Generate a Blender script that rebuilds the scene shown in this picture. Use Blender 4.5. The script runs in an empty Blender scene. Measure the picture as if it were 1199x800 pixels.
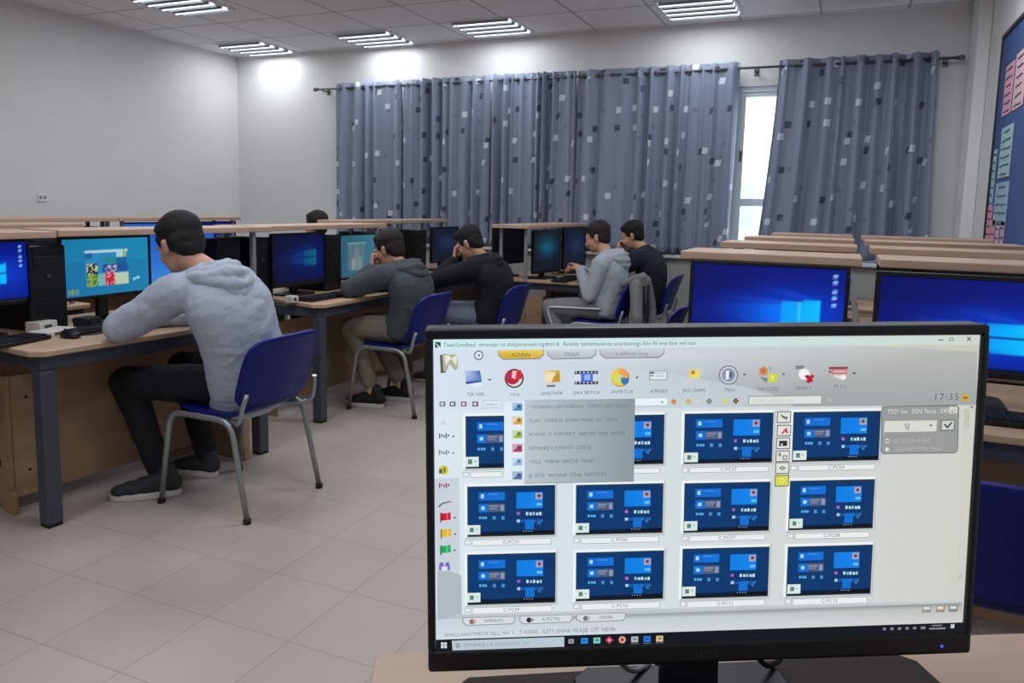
import bpy, bmesh, math, random
from mathutils import Vector, Matrix
random.seed(7)
PI = math.pi
S = bpy.context.scene
COL = S.collection

# ------------------------------------------------------------------ camera
F, PX, PY, HC = 890.0, 599.5, 350.0, 1.35
ROLL, YAW = math.radians(1.25), math.radians(23.3)
PITCH = math.atan((PY - 242) / F)
fw = Vector((-math.sin(YAW) * math.cos(PITCH), math.cos(YAW) * math.cos(PITCH), -math.sin(PITCH)))
r0 = fw.cross(Vector((0, 0, 1))).normalized()
u0 = r0.cross(fw)
rr = math.cos(ROLL) * r0 + math.sin(ROLL) * u0
uu = -math.sin(ROLL) * r0 + math.cos(ROLL) * u0
cd = bpy.data.cameras.new('camera')
cam = bpy.data.objects.new('camera', cd)
COL.objects.link(cam)
M = Matrix((rr, uu, -fw)).transposed().to_4x4()
M.translation = Vector((0, 0, HC))
cam.matrix_world = M
cd.sensor_width = 36
cd.lens = F / 1199 * 36
cd.shift_y = (PY - 400) / 1199
cd.clip_start = 0.02
S.camera = cam

# ------------------------------------------------------------------ world and exposure
S.view_settings.view_transform = 'Standard'
S.view_settings.look = 'None'
S.view_settings.exposure = 0.0
S.view_settings.gamma = 1.0
S.view_settings.use_curve_mapping = False
wd = bpy.data.worlds.new('world')
S.world = wd
wd.use_nodes = True
wd.node_tree.nodes['Background'].inputs[0].default_value = (0.86, 0.95, 1.0, 1)
wd.node_tree.nodes['Background'].inputs[1].default_value = 4.5
LAMP_VIEW = 1.9      # watts per visible tube
LAMP_ADDED = 18.0     # watts per unseen fixture added to light the room
LAMP_COL = (0.90, 0.95, 1.0)


# ------------------------------------------------------------------ helpers
def lin(c):
    return tuple(((x / 255) / 12.92 if x / 255 <= 0.04045 else ((x / 255 + 0.055) / 1.055) ** 2.4) for x in c)


def mat(name, rgb, rough=0.6, metal=0.0, noise=0.0, nscale=8, bump=0.0, bscale=60, stretch=None, spec=0.4, emit=None, estr=1.0):
    m = bpy.data.materials.new(name)
    m.use_nodes = True
    nt = m.node_tree
    b = nt.nodes['Principled BSDF']
    c = lin(rgb)
    b.inputs['Base Color'].default_value = (*c, 1)
    b.inputs['Roughness'].default_value = rough
    b.inputs['Metallic'].default_value = metal
    b.inputs['Specular IOR Level'].default_value = spec
    if emit:
        b.inputs['Emission Color'].default_value = (*lin(emit), 1)
        b.inputs['Emission Strength'].default_value = estr
    if noise or bump:
        tc = nt.nodes.new('ShaderNodeTexCoord')
        mp = nt.nodes.new('ShaderNodeMapping')
        nt.links.new(tc.outputs['Object'], mp.inputs[0])
        if stretch:
            mp.inputs['Scale'].default_value = stretch
    if noise:
        n = nt.nodes.new('ShaderNodeTexNoise')
        n.inputs['Scale'].default_value = nscale
        n.inputs['Detail'].default_value = 5
        nt.links.new(mp.outputs[0], n.inputs['Vector'])
        r = nt.nodes.new('ShaderNodeValToRGB')
        r.color_ramp.elements[0].position = 0.3
        r.color_ramp.elements[1].position = 0.7
        r.color_ramp.elements[0].color = (*[max(0, x * (1 - noise)) for x in c], 1)
        r.color_ramp.elements[1].color = (*[min(1, x * (1 + noise)) for x in c], 1)
        nt.links.new(n.outputs['Fac'], r.inputs[0])
        nt.links.new(r.outputs[0], b.inputs['Base Color'])
    if bump:
        n2 = nt.nodes.new('ShaderNodeTexNoise')
        n2.inputs['Scale'].default_value = bscale
        n2.inputs['Detail'].default_value = 3
        nt.links.new(mp.outputs[0], n2.inputs['Vector'])
        bp = nt.nodes.new('ShaderNodeBump')
        bp.inputs['Strength'].default_value = bump
        bp.inputs['Distance'].default_value = 0.01
        nt.links.new(n2.outputs['Fac'], bp.inputs['Height'])
        nt.links.new(bp.outputs[0], b.inputs['Normal'])
    return m


def tiles_mat(name, rgb, joint, w, off, jw, rough, var=0.04, stain=0.06):
    """square tiles on the room grid, with thin joints, in object = world coordinates"""
    m = bpy.data.materials.new(name)
    m.use_nodes = True
    nt = m.node_tree
    b = nt.nodes['Principled BSDF']
    b.inputs['Roughness'].default_value = rough
    tc = nt.nodes.new('ShaderNodeTexCoord')
    mp = nt.nodes.new('ShaderNodeMapping')
    mp.inputs['Location'].default_value = (-off[0], -off[1], 0)
    nt.links.new(tc.outputs['Object'], mp.inputs[0])
    br = nt.nodes.new('ShaderNodeTexBrick')
    br.offset = 0
    br.inputs['Scale'].default_value = 1
    br.inputs['Brick Width'].default_value = w
    br.inputs['Row Height'].default_value = w
    br.inputs['Mortar Size'].default_value = jw
    br.inputs['Mortar Smooth'].default_value = 0.3
    c = lin(rgb)
    br.inputs['Color1'].default_value = (*[x * (1 - var) for x in c], 1)
    br.inputs['Color2'].default_value = (*[x * (1 + var) for x in c], 1)
    br.inputs['Mortar'].default_value = (*lin(joint), 1)
    nt.links.new(mp.outputs[0], br.inputs['Vector'])
    n = nt.nodes.new('ShaderNodeTexNoise')
    n.inputs['Scale'].default_value = 2.3
    n.inputs['Detail'].default_value = 8
    nt.links.new(tc.outputs['Object'], n.inputs['Vector'])
    r = nt.nodes.new('ShaderNodeValToRGB')
    r.color_ramp.elements[0].position = 0.3
    r.color_ramp.elements[1].position = 0.7
    r.color_ramp.elements[0].color = (1 - stain, 1 - stain, 1 - stain, 1)
    r.color_ramp.elements[1].color = (1, 1, 1, 1)
    mx = nt.nodes.new('ShaderNodeMixRGB')
    mx.blend_type = 'MULTIPLY'
    mx.inputs[0].default_value = 1
    nt.links.new(n.outputs['Fac'], r.inputs[0])
    nt.links.new(br.outputs['Color'], mx.inputs[1])
    nt.links.new(r.outputs[0], mx.inputs[2])
    nt.links.new(mx.outputs[0], b.inputs['Base Color'])
    return m


def curtain_mat():
    """grey blue satin with scattered white and navy squares, on the cloth's own UV"""
    m = bpy.data.materials.new('curtain_cloth')
    m.use_nodes = True
    nt = m.node_tree
    b = nt.nodes['Principled BSDF']
    b.inputs['Roughness'].default_value = 0.5
    b.inputs['Sheen Weight'].default_value = 0.3
    uv = nt.nodes.new('ShaderNodeUVMap')
    last = lin((128, 139, 162))
    prev = None
    for k, (scale, thr, lo, hi, colr) in enumerate(((4.0, 0.115, 0.0, 0.5, (62, 68, 92)), (3.7, 0.105, 0.0, 0.55, (204, 210, 224)),
                                                   (4.6, 0.09, 0.0, 0.35, (108, 116, 142)))):
        mp = nt.nodes.new('ShaderNodeMapping')
        mp.inputs['Location'].default_value = (3.1 * k, 1.7 * k, 0)
        nt.links.new(uv.outputs[0], mp.inputs[0])
        v = nt.nodes.new('ShaderNodeTexVoronoi')
        v.voronoi_dimensions = '2D'
        v.distance = 'CHEBYCHEV'
        v.inputs['Scale'].default_value = scale
        v.inputs['Randomness'].default_value = 0.85
        nt.links.new(mp.outputs[0], v.inputs['Vector'])
        lt = nt.nodes.new('ShaderNodeMath')
        lt.operation = 'LESS_THAN'
        lt.inputs[1].default_value = thr
        nt.links.new(v.outputs['Distance'], lt.inputs[0])
        sp = nt.nodes.new('ShaderNodeSeparateColor')
        nt.links.new(v.outputs['Color'], sp.inputs[0])
        l2 = nt.nodes.new('ShaderNodeMath')
        l2.operation = 'LESS_THAN'
        l2.inputs[1].default_value = hi
        nt.links.new(sp.outputs[0], l2.inputs[0])
        mu = nt.nodes.new('ShaderNodeMath')
        mu.operation = 'MULTIPLY'
        nt.links.new(lt.outputs[0], mu.inputs[0])
        nt.links.new(l2.outputs[0], mu.inputs[1])
        mx = nt.nodes.new('ShaderNodeMixRGB')
        nt.links.new(mu.outputs[0], mx.inputs[0])
        if prev is None:
            mx.inputs[1].default_value = (*last, 1)
        else:
            nt.links.new(prev, mx.inputs[1])
        mx.inputs[2].default_value = (*lin(colr), 1)
        prev = mx.outputs[0]
    nt.links.new(prev, b.inputs['Base Color'])
    return m


def glass_mat(name):
    m = bpy.data.materials.new(name)
    m.use_nodes = True
    nt = m.node_tree
    nt.nodes.remove(nt.nodes['Principled BSDF'])
    out = nt.nodes['Material Output']
    t = nt.nodes.new('ShaderNodeBsdfTransparent')
    t.inputs[0].default_value = (0.93, 0.97, 0.98, 1)
    g = nt.nodes.new('ShaderNodeBsdfGlossy')
    g.inputs['Roughness'].default_value = 0.03
    mx = nt.nodes.new('ShaderNodeMixShader')
    mx.inputs[0].default_value = 0.06
    nt.links.new(t.outputs[0], mx.inputs[1])
    nt.links.new(g.outputs[0], mx.inputs[2])
    nt.links.new(mx.outputs[0], out.inputs[0])
    return m


def screen_mat(name, strength):
    m = bpy.data.materials.new(name)
    m.use_nodes = True
    nt = m.node_tree
    b = nt.nodes['Principled BSDF']
    b.inputs['Base Color'].default_value = (0.01, 0.01, 0.012, 1)
    b.inputs['Roughness'].default_value = 0.5
    b.inputs['Specular IOR Level'].default_value = 0.12
    a = nt.nodes.new('ShaderNodeAttribute')
    a.attribute_name = 'shown'
    nt.links.new(a.outputs['Color'], b.inputs['Emission Color'])
    b.inputs['Emission Strength'].default_value = strength
    return m


MT = dict(
    wall=mat('wall_paint', (224, 224, 223), 0.75, noise=0.02, nscale=3, bump=0.05, bscale=90),
    wall_shaded=mat('wall_lower_shaded', (176, 174, 170), 0.7),  # shade on the wall below the sill, painted as a darker grey
    white=mat('white_paint', (225, 226, 224), 0.5),
    lamp_white=mat('lamp_enamel', (220, 222, 222), 0.35),
    louver=mat('louver', (170, 176, 180), 0.3, 0.5),
    tube=mat('tube', (255, 255, 255), 0.4, emit=(240, 248, 255), estr=1.6),
    floor=tiles_mat('floor_tiles', (178, 166, 158), (150, 139, 131), 0.33, (-1.485, 1.76), 0.0022, 0.42),
    ceil=tiles_mat('ceiling_tiles', (236, 235, 238), (178, 178, 182), 0.67, (-0.29, 6.52), 0.012, 0.85, 0.03, 0.03),
    wood=mat('beech_top', (186, 156, 130), 0.5, noise=0.07, nscale=6, stretch=(6, 1, 6)),
    edge=mat('beech_edge', (184, 154, 134), 0.5, noise=0.08, nscale=6, stretch=(1, 1, 8)),
    panel=mat('beech_panel', (152, 122, 96), 0.55, noise=0.12, nscale=3, stretch=(4, 1, 5)),
    teach=mat('pale_laminate', (186, 160, 142), 0.5, noise=0.05, nscale=5, stretch=(1, 6, 6)),
    slate=mat('slate_metal', (70, 76, 88), 0.45, 0.2),
    post=mat('grey_post', (150, 150, 150), 0.4, 0.4),
    black=mat('black_plastic', (15, 16, 22), 0.42),
    black_matt=mat('black_matt', (12, 12, 14), 0.7, spec=.2),
    keys=mat('key_plastic', (30, 30, 34), 0.5),
    navy=mat('navy_plastic', (13, 25, 106), 0.42, spec=.28, bump=0.05, bscale=300),
    chrome=mat('grey_tube_metal', (150, 156, 160), 0.35, 0.55),
    rubber=mat('rubber', (25, 25, 25), 0.8),
    riser=mat('dark_walnut', (42, 30, 26), 0.55, spec=.2, noise=0.1, nscale=5, stretch=(1, 8, 1)),
    curtain=curtain_mat(),
    rod=mat('rod_metal', (105, 105, 110), 0.35, 0.6),
    glass=glass_mat('window_glass'),
    frame=mat('window_frame', (205, 214, 220), 0.4),
    board=mat('board_blue', (58, 82, 132), 0.8, bump=0.1, bscale=200),
    boardframe=mat('board_frame', (48, 42, 48), 0.5),
    skin=mat('skin', (196, 148, 124), 0.5, noise=0.05, nscale=12),
    hair=mat('hair_black', (17, 14, 15), 0.75, noise=0.2, nscale=60, bump=0.3, bscale=140),
    hair_b=mat('hair_brown', (32, 24, 22), 0.75, noise=0.2, nscale=60, bump=0.3, bscale=140),
    eye=mat('eye_white', (220, 215, 210), 0.3),
    grey_hoodie=mat('grey_marl', (168, 176, 192), 0.9, noise=0.05, nscale=160, bump=0.2, bscale=11),
    pale_hoodie=mat('pale_marl', (160, 168, 176), 0.9, noise=0.05, nscale=160, bump=0.25, bscale=10),
    green_hoodie=mat('charcoal_green', (66, 74, 78), 0.9, noise=0.06, nscale=160, bump=0.25, bscale=10),
    dark_hoodie=mat('near_black_cloth', (17, 19, 29), 0.9, bump=0.25, bscale=10),
    dark_shirt=mat('dark_navy_cloth', (26, 32, 44), 0.9, bump=0.3, bscale=9),
    black_trouser=mat('black_trouser', (15, 15, 20), 0.85, bump=0.3, bscale=10),
    grey_trouser=mat('grey_trouser', (120, 122, 124), 0.85, bump=0.3, bscale=10),
    khaki=mat('khaki_trouser', (120, 110, 98), 0.85, bump=0.3, bscale=10),
    denim=mat('washed_denim', (104, 114, 132), 0.85, bump=0.3, bscale=10),
    stripe=mat('white_stripe', (205, 205, 205), 0.8),
    shoe=mat('shoe_knit', (48, 50, 54), 0.8, bump=0.3, bscale=120),
    shoe_black=mat('shoe_black', (24, 24, 28), 0.7),
    sole=mat('shoe_sole', (196, 192, 184), 0.6),
    sock=mat('sock', (190, 188, 184), 0.9),
    jacket=mat('jacket_grey', (118, 116, 116), 0.85, bump=0.3, bscale=12),
    jacket_dark=mat('jacket_trim', (36, 36, 42), 0.85),
    plug=mat('white_plastic', (205, 200, 194), 0.5),
    city=mat('pale_render', (214, 226, 228), 0.8),
    citywin=mat('far_window', (150, 185, 190), 0.4),
    led=mat('blue_led', (20, 30, 120), 0.3, emit=(60, 80, 255), estr=1.5),
    badge=mat('badge_grey', (58, 60, 66), 0.5),
    screen=screen_mat('screen_shown', 1.0),
    screen_far=screen_mat('screen_shown_far', 0.62),
)


def add_box(bm, lo, hi, bev=0.0, mx=None, mi=0, seg=2):
    t = bmesh.new()
    bmesh.ops.create_cube(t, size=1)
    c = [(a + b) / 2 for a, b in zip(lo, hi)]
    s = [abs(b - a) for a, b in zip(lo, hi)]
    for v in t.verts:
        v.co = Vector([v.co[i] * s[i] + c[i] for i in range(3)])
    if bev:
        bmesh.ops.bevel(t, geom=list(t.edges), offset=min(bev, min(s) * 0.49), segments=seg, affect='EDGES', profile=0.5)
    merge(bm, t, mx, mi)


def merge(bm, t, mx=None, mi=0):
    if mx is not None:
        bmesh.ops.transform(t, matrix=mx, verts=t.verts)
    vm = {}
    for v in t.verts:
        vm[v] = bm.verts.new(v.co)
    for f in t.faces:
        try:
            nf = bm.faces.new([vm[v] for v in f.verts])
            nf.material_index = mi if mi is not None else f.material_index
            nf.smooth = f.smooth
        except ValueError:
            pass
    t.free()


def add_tube(bm, pts, r, n=10, cap=True, mi=0, smooth=True, flat=1.0):
    """sweep a circle (flat<1: an oval) along a polyline; r may be a list"""
    pts = [Vector(p) for p in pts]
    rs = r if isinstance(r, (list, tuple)) else [r] * len(pts)
    rings = []
    prev = None
    for i, p in enumerate(pts):
        if i == 0:
            d = pts[1] - p
        elif i == len(pts) - 1:
            d = p - pts[i - 1]
        else:
            d = (pts[i + 1] - p).normalized() + (p - pts[i - 1]).normalized()
        d.normalize()
        if prev is None:
            a = Vector((0, 0, 1)) if abs(d.z) < 0.9 else Vector((1, 0, 0))
            x = d.cross(a).normalized()
        else:
            x = (prev - d * prev.dot(d)).normalized()
        y = d.cross(x)
        prev = x
        rings.append([bm.verts.new(p + rs[i] * (math.cos(t) * x + flat * math.sin(t) * y)) for t in [2 * PI * k / n for k in range(n)]])
    for a, b in zip(rings, rings[1:]):
        for k in range(n):
            f = bm.faces.new((a[k], a[(k + 1) % n], b[(k + 1) % n], b[k]))
            f.smooth = smooth
            f.material_index = mi
    if cap:
        for ring, rev in ((rings[0], True), (rings[-1], False)):
            f = bm.faces.new(list(reversed(ring)) if rev else ring)
            f.material_index = mi


def arc(pts, rad, seg=5):
    """round the corners of a polyline"""
    pts = [Vector(p) for p in pts]
    out = [pts[0]]
    for a, b, c in zip(pts, pts[1:], pts[2:]):
        u = (a - b).normalized()
        v = (c - b).normalized()
        k = min(rad, (a - b).length * 0.49, (c - b).length * 0.49)
        p, q = b + u * k, b + v * k
        for i in range(seg + 1):
            t = i / seg
            out.append((1 - t) ** 2 * p + 2 * t * (1 - t) * b + t * t * q)
    out.append(pts[-1])
    return out


def add_prism(bm, poly, z0, z1, mx=None, mi=0, bev=0.0):
    t = bmesh.new()
    vs = [t.verts.new((x, y, z0)) for x, y in poly]
    f = t.faces.new(vs)
    r = bmesh.ops.extrude_face_region(t, geom=[f])
    for v in [g for g in r['geom'] if isinstance(g, bmesh.types.BMVert)]:
        v.co.z = z1
    bmesh.ops.recalc_face_normals(t, faces=t.faces)
    if bev:
        es = [e for e in t.edges if abs(e.verts[0].co.z - e.verts[1].co.z) < 1e-6]
        bmesh.ops.bevel(t, geom=es, offset=bev, segments=2, affect='EDGES', profile=0.5)
    merge(bm, t, mx, mi)


def add_ell(bm, c, r, rot=None, n=16, mi=0):
    t = bmesh.new()
    bmesh.ops.create_uvsphere(t, u_segments=n, v_segments=max(6, n // 2 + 2), radius=1)
    m = Matrix.Translation(Vector(c)) @ (rot.to_4x4() if rot else Matrix.Identity(4)) @ Matrix.Diagonal((*r, 1))
    for f in t.faces:
        f.smooth = True
    merge(bm, t, m, mi)


def add_cyl(bm, c, r, h, axis='Z', n=24, mi=0, r2=None):
    t = bmesh.new()
    bmesh.ops.create_cone(t, cap_ends=True, segments=n, radius1=r, radius2=r if r2 is None else r2, depth=h)
    for f in t.faces:
        f.smooth = len(f.verts) == 4
    rot = {'Z': Matrix.Identity(4), 'X': Matrix.Rotation(PI / 2, 4, 'Y'), 'Y': Matrix.Rotation(PI / 2, 4, 'X')}[axis]
    merge(bm, t, Matrix.Translation(Vector(c)) @ rot, mi)


def obj(name, bm, m, parent=None, loc=None, rotz=0):
    me = bpy.data.meshes.new(name)
    bmesh.ops.recalc_face_normals(bm, faces=bm.faces)
    bm.to_mesh(me)
    bm.free()
    for x in (m if isinstance(m, (list, tuple)) else [m]):
        me.materials.append(x)
    o = bpy.data.objects.new(name, me)
    COL.objects.link(o)
    if parent:
        o.parent = parent
    if loc is not None:
        o.location = loc
        o.rotation_euler = (0, 0, rotz)
    return o


def tag(o, label, cat, group=None):
    o['label'] = label
    o['category'] = cat
    if group:
        o['group'] = group
    return o


def thing(name, label, cat, loc=(0, 0, 0), rotz=0, group=None):
    o = bpy.data.objects.new(name, None)
    o.empty_display_size = 0.1
    COL.objects.link(o)
    o.location = loc
    o.rotation_euler = (0, 0, rotz)
    return tag(o, label, cat, group)


def struct(name, bm, m, parent=None):
    o = obj(name, bm, m, parent)
    if parent is None:
        o['kind'] = 'structure'
    return o


def dup(root, loc, rotz, label, group=None):
    r = root.copy()
    COL.objects.link(r)
    r.location = loc
    r.rotation_euler = (0, 0, rotz)
    r['label'] = label
    if group:
        r['group'] = group
    for ch in list(root.children):
        c = ch.copy()
        COL.objects.link(c)
        c.parent = r
        for g in list(ch.children):
            d = g.copy()
            COL.objects.link(d)
            d.parent = c
    return r


# ------------------------------------------------------------------ room shell
XL, XR, YB, YF, ZC = -6.79, 0.93, 7.28, -2.6, 3.05
bm = bmesh.new(); add_box(bm, (XL - .2, YF - .2, -.1), (XR + .2, YB + .2, 0)); struct('floor', bm, MT['floor'])
bm = bmesh.new(); add_box(bm, (XL - .2, YF - .2, ZC), (XR + .2, YB + .2, ZC + .1)); struct('ceiling', bm, MT['ceil'])
bm = bmesh.new(); add_box(bm, (XL - .2, YF, 0), (XL, YB, ZC)); struct('wall_left', bm, MT['wall'])
bm = bmesh.new(); add_box(bm, (XR, YF, 0), (XR + .2, YB, ZC)); struct('wall_right', bm, MT['wall'])
bm = bmesh.new(); add_box(bm, (XL - .2, YF - .2, 0), (XR + .2, YF, ZC)); struct('wall_front', bm, MT['wall'])
# back wall with the window opening
WX0, WX1, WZ0, WZ1 = -0.97, 0.42, 1.0, 2.47
bm = bmesh.new()
for lo, hi in (((XL - .2, YB, 0), (XR + .2, YB + .2, WZ0)), ((XL - .2, YB, WZ1), (XR + .2, YB + .2, ZC)),
               ((XL - .2, YB, WZ0), (WX0, YB + .2, WZ1)), ((WX1, YB, WZ0), (XR + .2, YB + .2, WZ1))):
    add_box(bm, lo, hi)
struct('wall_back', bm, MT['wall'])
bm = bmesh.new(); add_box(bm, (XL + .0, YB - .035, 0), (XR, YB - .001, 0.9)); struct('trim_1', bm, MT['wall_shaded'])
bm = bmesh.new(); add_box(bm, (-5.5, YB - .11, 0.9), (XR - .16, YB - .001, 0.93), 0.004); struct('trim_2', bm, MT['white'])
bm = bmesh.new(); add_box(bm, (XR - .09, 6.85, 0), (XR - .001, YB - .04, ZC), 0.01); struct('trim_3', bm, MT['wall'])

# window: outer frame, mullion, transom, panes, handle
w = thing('window_1', 'white framed window', 'window'); del w['category']; w['kind'] = 'structure'
bm = bmesh.new()
def fr(x0, x1, z0, z1, t, y0=YB + .02, y1=YB + .09):
    add_box(bm, (x0, y0, z0), (x0 + t, y1, z1), .004); add_box(bm, (x1 - t, y0, z0), (x1, y1, z1), .004)
    add_box(bm, (x0 + t, y0, z0), (x1 - t, y1, z0 + t), .004); add_box(bm, (x0 + t, y0, z1 - t), (x1 - t, y1, z1), .004)
fr(WX0, WX1, WZ0, WZ1, .05)
add_box(bm, (-0.30, YB + .02, WZ0 + .05), (-0.25, YB + .09, WZ1 - .05), .004)
obj('window_frame', bm, MT['frame'], w)
for x0, x1 in ((WX0 + .05, -0.30), (-0.25, WX1 - .05)):
    bm = bmesh.new()
    fr(x0, x1, WZ0 + .05, WZ1 - .05, .04, YB + .03, YB + .08)
    add_box(bm, (x0 + .04, YB + .03, 1.40), (x1 - .04, YB + .08, 1.47), .004)
    sa = obj('sash', bm, MT['frame'], w)
    bm = bmesh.new(); add_box(bm, (x0 + .04, YB + .05, WZ0 + .09), (x1 - .04, YB + .056, WZ1 - .09)); obj('pane', bm, MT['glass'], sa)
bm = bmesh.new()
add_box(bm, (WX0 + .062, YB + .008, 1.84), (WX0 + .082, YB + .03, 1.90), .003)
add_tube(bm, [(WX0 + .072, YB + .012, 1.88), (WX0 + .072, YB - .012, 1.88), (WX0 + .072, YB - .012, 1.80)], .008)
obj('window_handle', bm, MT['black'], w)

# buildings outside
def far_building(x0, x1, y, z0, z1, label):
    t = thing('apartment_building', label, 'building', ((x0 + x1) / 2, y, z0))
    W = (x1 - x0) / 2
    bm = bmesh.new()
    add_box(bm, (-W, 0, 0), (W, 8, z1 - z0)); add_box(bm, (-W - .2, -.2, z1 - z0), (W + .2, 8, z1 - z0 + .4))
    obj('wall', bm, MT['city'], t)
    n = int((x1 - x0) / 2.4)
    for f in range(int((z1 - z0) / 3)):
        for k in range(n):
            xc = -W + (k + .5) * (x1 - x0) / n
            zc = 1.6 + 3 * f
            bm = bmesh.new(); add_box(bm, (xc - .6, -.04, zc - .7), (xc + .6, .05, zc + .7)); add_box(bm, (xc - .75, -.14, zc - .85), (xc + .75, -.02, zc - .7))
            obj('window', bm, MT['citywin'], t)
far_building(-7.5, -2.2, 28, -9, 3.2, 'pale apartment building seen through the gap in the curtains')
bm = bmesh.new(); add_box(bm, (-30, 8, -9.2), (30, 70, -9)); o = obj('ground_outside', bm, MT['city']); o['kind'] = 'structure'

# ------------------------------------------------------------------ ceiling lamps
def ceiling_lamp(x, y, label, view):
    t = thing('ceiling_lamp', label, 'ceiling light', (x, y, ZC), 0, 'recessed four-tube ceiling lights')
    bm = bmesh.new()
    for lo, hi in (((-.32, -.32, -.012), (.32, -.30, .0)), ((-.32, .30, -.012), (.32, .32, .0)), ((-.32, -.3, -.012), (-.30, .3, .0)), ((.30, -.3, -.012), (.32, .3, .0))):
        add_box(bm, lo, hi)
    add_box(bm, (-.3, -.3, -.003), (.3, .3, -.001))
    obj('lamp_frame', bm, MT['lamp_white'], t)
    for k in range(4):
        yy = -.225 + .15 * k
        bm = bmesh.new()
        add_cyl(bm, (0, yy, -.018), .010, .56, 'X', 12)
        add_cyl(bm, (-.285, yy, -.018), .012, .02, 'X', 12); add_cyl(bm, (.285, yy, -.018), .012, .02, 'X', 12)
        obj('tube', bm, MT['tube'], t)
        bm = bmesh.new()
        add_box(bm, (-.29, yy - .045, -.030), (.29, yy - .042, -.004)); add_box(bm, (-.29, yy + .042, -.030), (.29, yy + .045, -.004))
        obj('louver', bm, MT['louver'], t)
        if view:
            ld = bpy.data.lights.new('tube_light', 'AREA'); ld.shape = 'RECTANGLE'; ld.size = .54; ld.size_y = .03
            ld.energy = LAMP_VIEW; ld.color = LAMP_COL
            lo = bpy.data.objects.new('tube_light', ld); COL.objects.link(lo); lo.parent = t; lo.location = (0, yy, -.034)
    if not view:
        ld = bpy.data.lights.new('tube_light', 'AREA'); ld.shape = 'SQUARE'; ld.size = .56
        ld.energy = LAMP_ADDED; ld.color = LAMP_COL
        lo = bpy.data.objects.new('tube_light', ld); COL.objects.link(lo); lo.parent = t; lo.location = (0, 0, -.036)
for x, y, lb in ((-1.23, 6.72, 'square ceiling light nearest to the window gap, rightmost in the photo'),
                 (-3.20, 6.80, 'square ceiling light above the middle of the long curtain'),
                 (-4.57, 6.90, 'square ceiling light above the left end of the curtain rod'),
                 (-6.15, 6.90, 'square ceiling light close to the far left corner of the room'),
                 (-5.42, 5.15, 'square ceiling light nearest the camera, top left of the photo')):
    ceiling_lamp(x, y, lb, True)
for i, (x, y) in enumerate(((-4.5, 3.7), (.32, 5.0), (-3.2, 4.3), (-1.2, 4.3), (-2.6, 2.2), (-.6, 2.3), (-2.6, 0.0), (-.6, 0.0))):  # unseen fixtures added for light; right-hand one inferred from the bright wall strip
    ceiling_lamp(x, y, 'added square ceiling light, out of view, put in to light the room', False)

# ------------------------------------------------------------------ curtains
rod = thing('curtain_rod', 'long thin grey curtain rod running above the window wall', 'curtain rod', (-2.4, YB - .12, 2.61))
bm = bmesh.new(); add_tube(bm, [(-3.13, 0, 0), (3.16, 0, 0)], .011, 12); obj('pole', bm, MT['rod'], rod)
for sx in (-3.15, 3.18):
    bm = bmesh.new(); add_ell(bm, (sx, 0, 0), (.028, .022, .022)); add_cyl(bm, (sx + (.03 if sx < 0 else -.03), 0, 0), .017, .02, 'X'); obj('finial', bm, MT['rod'], rod)
for bx in (-3.05, -1.5, 0.2, 1.6, 3.08):
    bm = bmesh.new(); add_box(bm, (bx - .008, 0.0, -.025), (bx + .008, .115, -.011)); add_box(bm, (bx - .02, .108, -.05), (bx + .02, .118, .03), .003)
    obj('bracket', bm, MT['rod'], rod)


def curtain(x0, x1, label, folds, amp, flare=(0, 0), z0=0.955, z1=2.665, gather=None):
    t = thing('curtain', label, 'curtain', ((x0 + x1) / 2, YB - .12, z0), 0)
    W = x1 - x0
    nu, nv = int(folds * 16), 30
    rnd = random.Random(label)
    ph = [rnd.uniform(-.5, .5) for _ in range(folds + 2)]
    am = [rnd.choice((.15, .3, .6, 1.0, 1.5, 1.9)) for _ in range(folds + 2)]
    cx_ = [0.0]
    for _ in range(folds): cx_.append(cx_[-1] + rnd.uniform(.45, 1.55))
    kx = [c * folds / cx_[-1] for c in cx_]
    bm = bmesh.new()
    uvl = bm.loops.layers.uv.new('UVMap')
    grid = []
    for j in range(nv + 1):
        v = j / nv
        z = (z1 - z0) * v
        row = []; arcl = 0; pp = None
        for i in range(nu + 1):
            u = i / nu
            k = u * folds
            ii = max(q for q in range(folds) if kx[q] <= k + 1e-9); k = min(folds - 1e-6, ii + (k - kx[ii]) / (kx[ii + 1] - kx[ii])) if folds else 0
            a = amp * am[int(k)] * (1 - k % 1) + amp * am[int(k) + 1] * (k % 1)
            if gather:
                a *= gather(u)
            wave = math.sin(2 * PI * (k + .22 * ph[int(k)] * math.sin(PI * (k % 1)) + .05 * math.sin(3 * v + k)))
            wave = wave + .25 * math.sin(4 * PI * k + 2 * v)
            xx = -W / 2 + W * u + (flare[0] * (1 - u) + flare[1] * u) * (1 - v) ** 1.4
            yy = a * wave * (0.75 + .35 * (1 - v)) - .0
            p = Vector((xx, yy, z))
            if pp is not None:
                arcl += (p - pp).length
            pp = p
            row.append((bm.verts.new(p), arcl, z))
        grid.append(row)
    off = rnd.uniform(0, 9)
    for j in range(nv):
        for i in range(nu):
            q = (grid[j][i], grid[j][i + 1], grid[j + 1][i + 1], grid[j + 1][i])
            f = bm.faces.new([a[0] for a in q])
            f.smooth = True
            for lp, a in zip(f.loops, q):
                lp[uvl].uv = (a[1] + off, a[2])
    o = obj('cloth', bm, MT['curtain'], t)
    sm = o.modifiers.new('s', 'SOLIDIFY'); sm.thickness = .003
    for k in range(folds):
        bm = bmesh.new()
        c = (-W / 2 + W * (k + .5) / folds, 0, z1 - z0 - .055)
        pts = [Vector(c) + Vector((0, .020 * math.cos(a), .020 * math.sin(a))) for a in [2 * PI * q / 12 for q in range(13)]]
        add_tube(bm, pts, .004, 6, cap=False)
        obj('eyelet', bm, MT['rod'], t)


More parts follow.
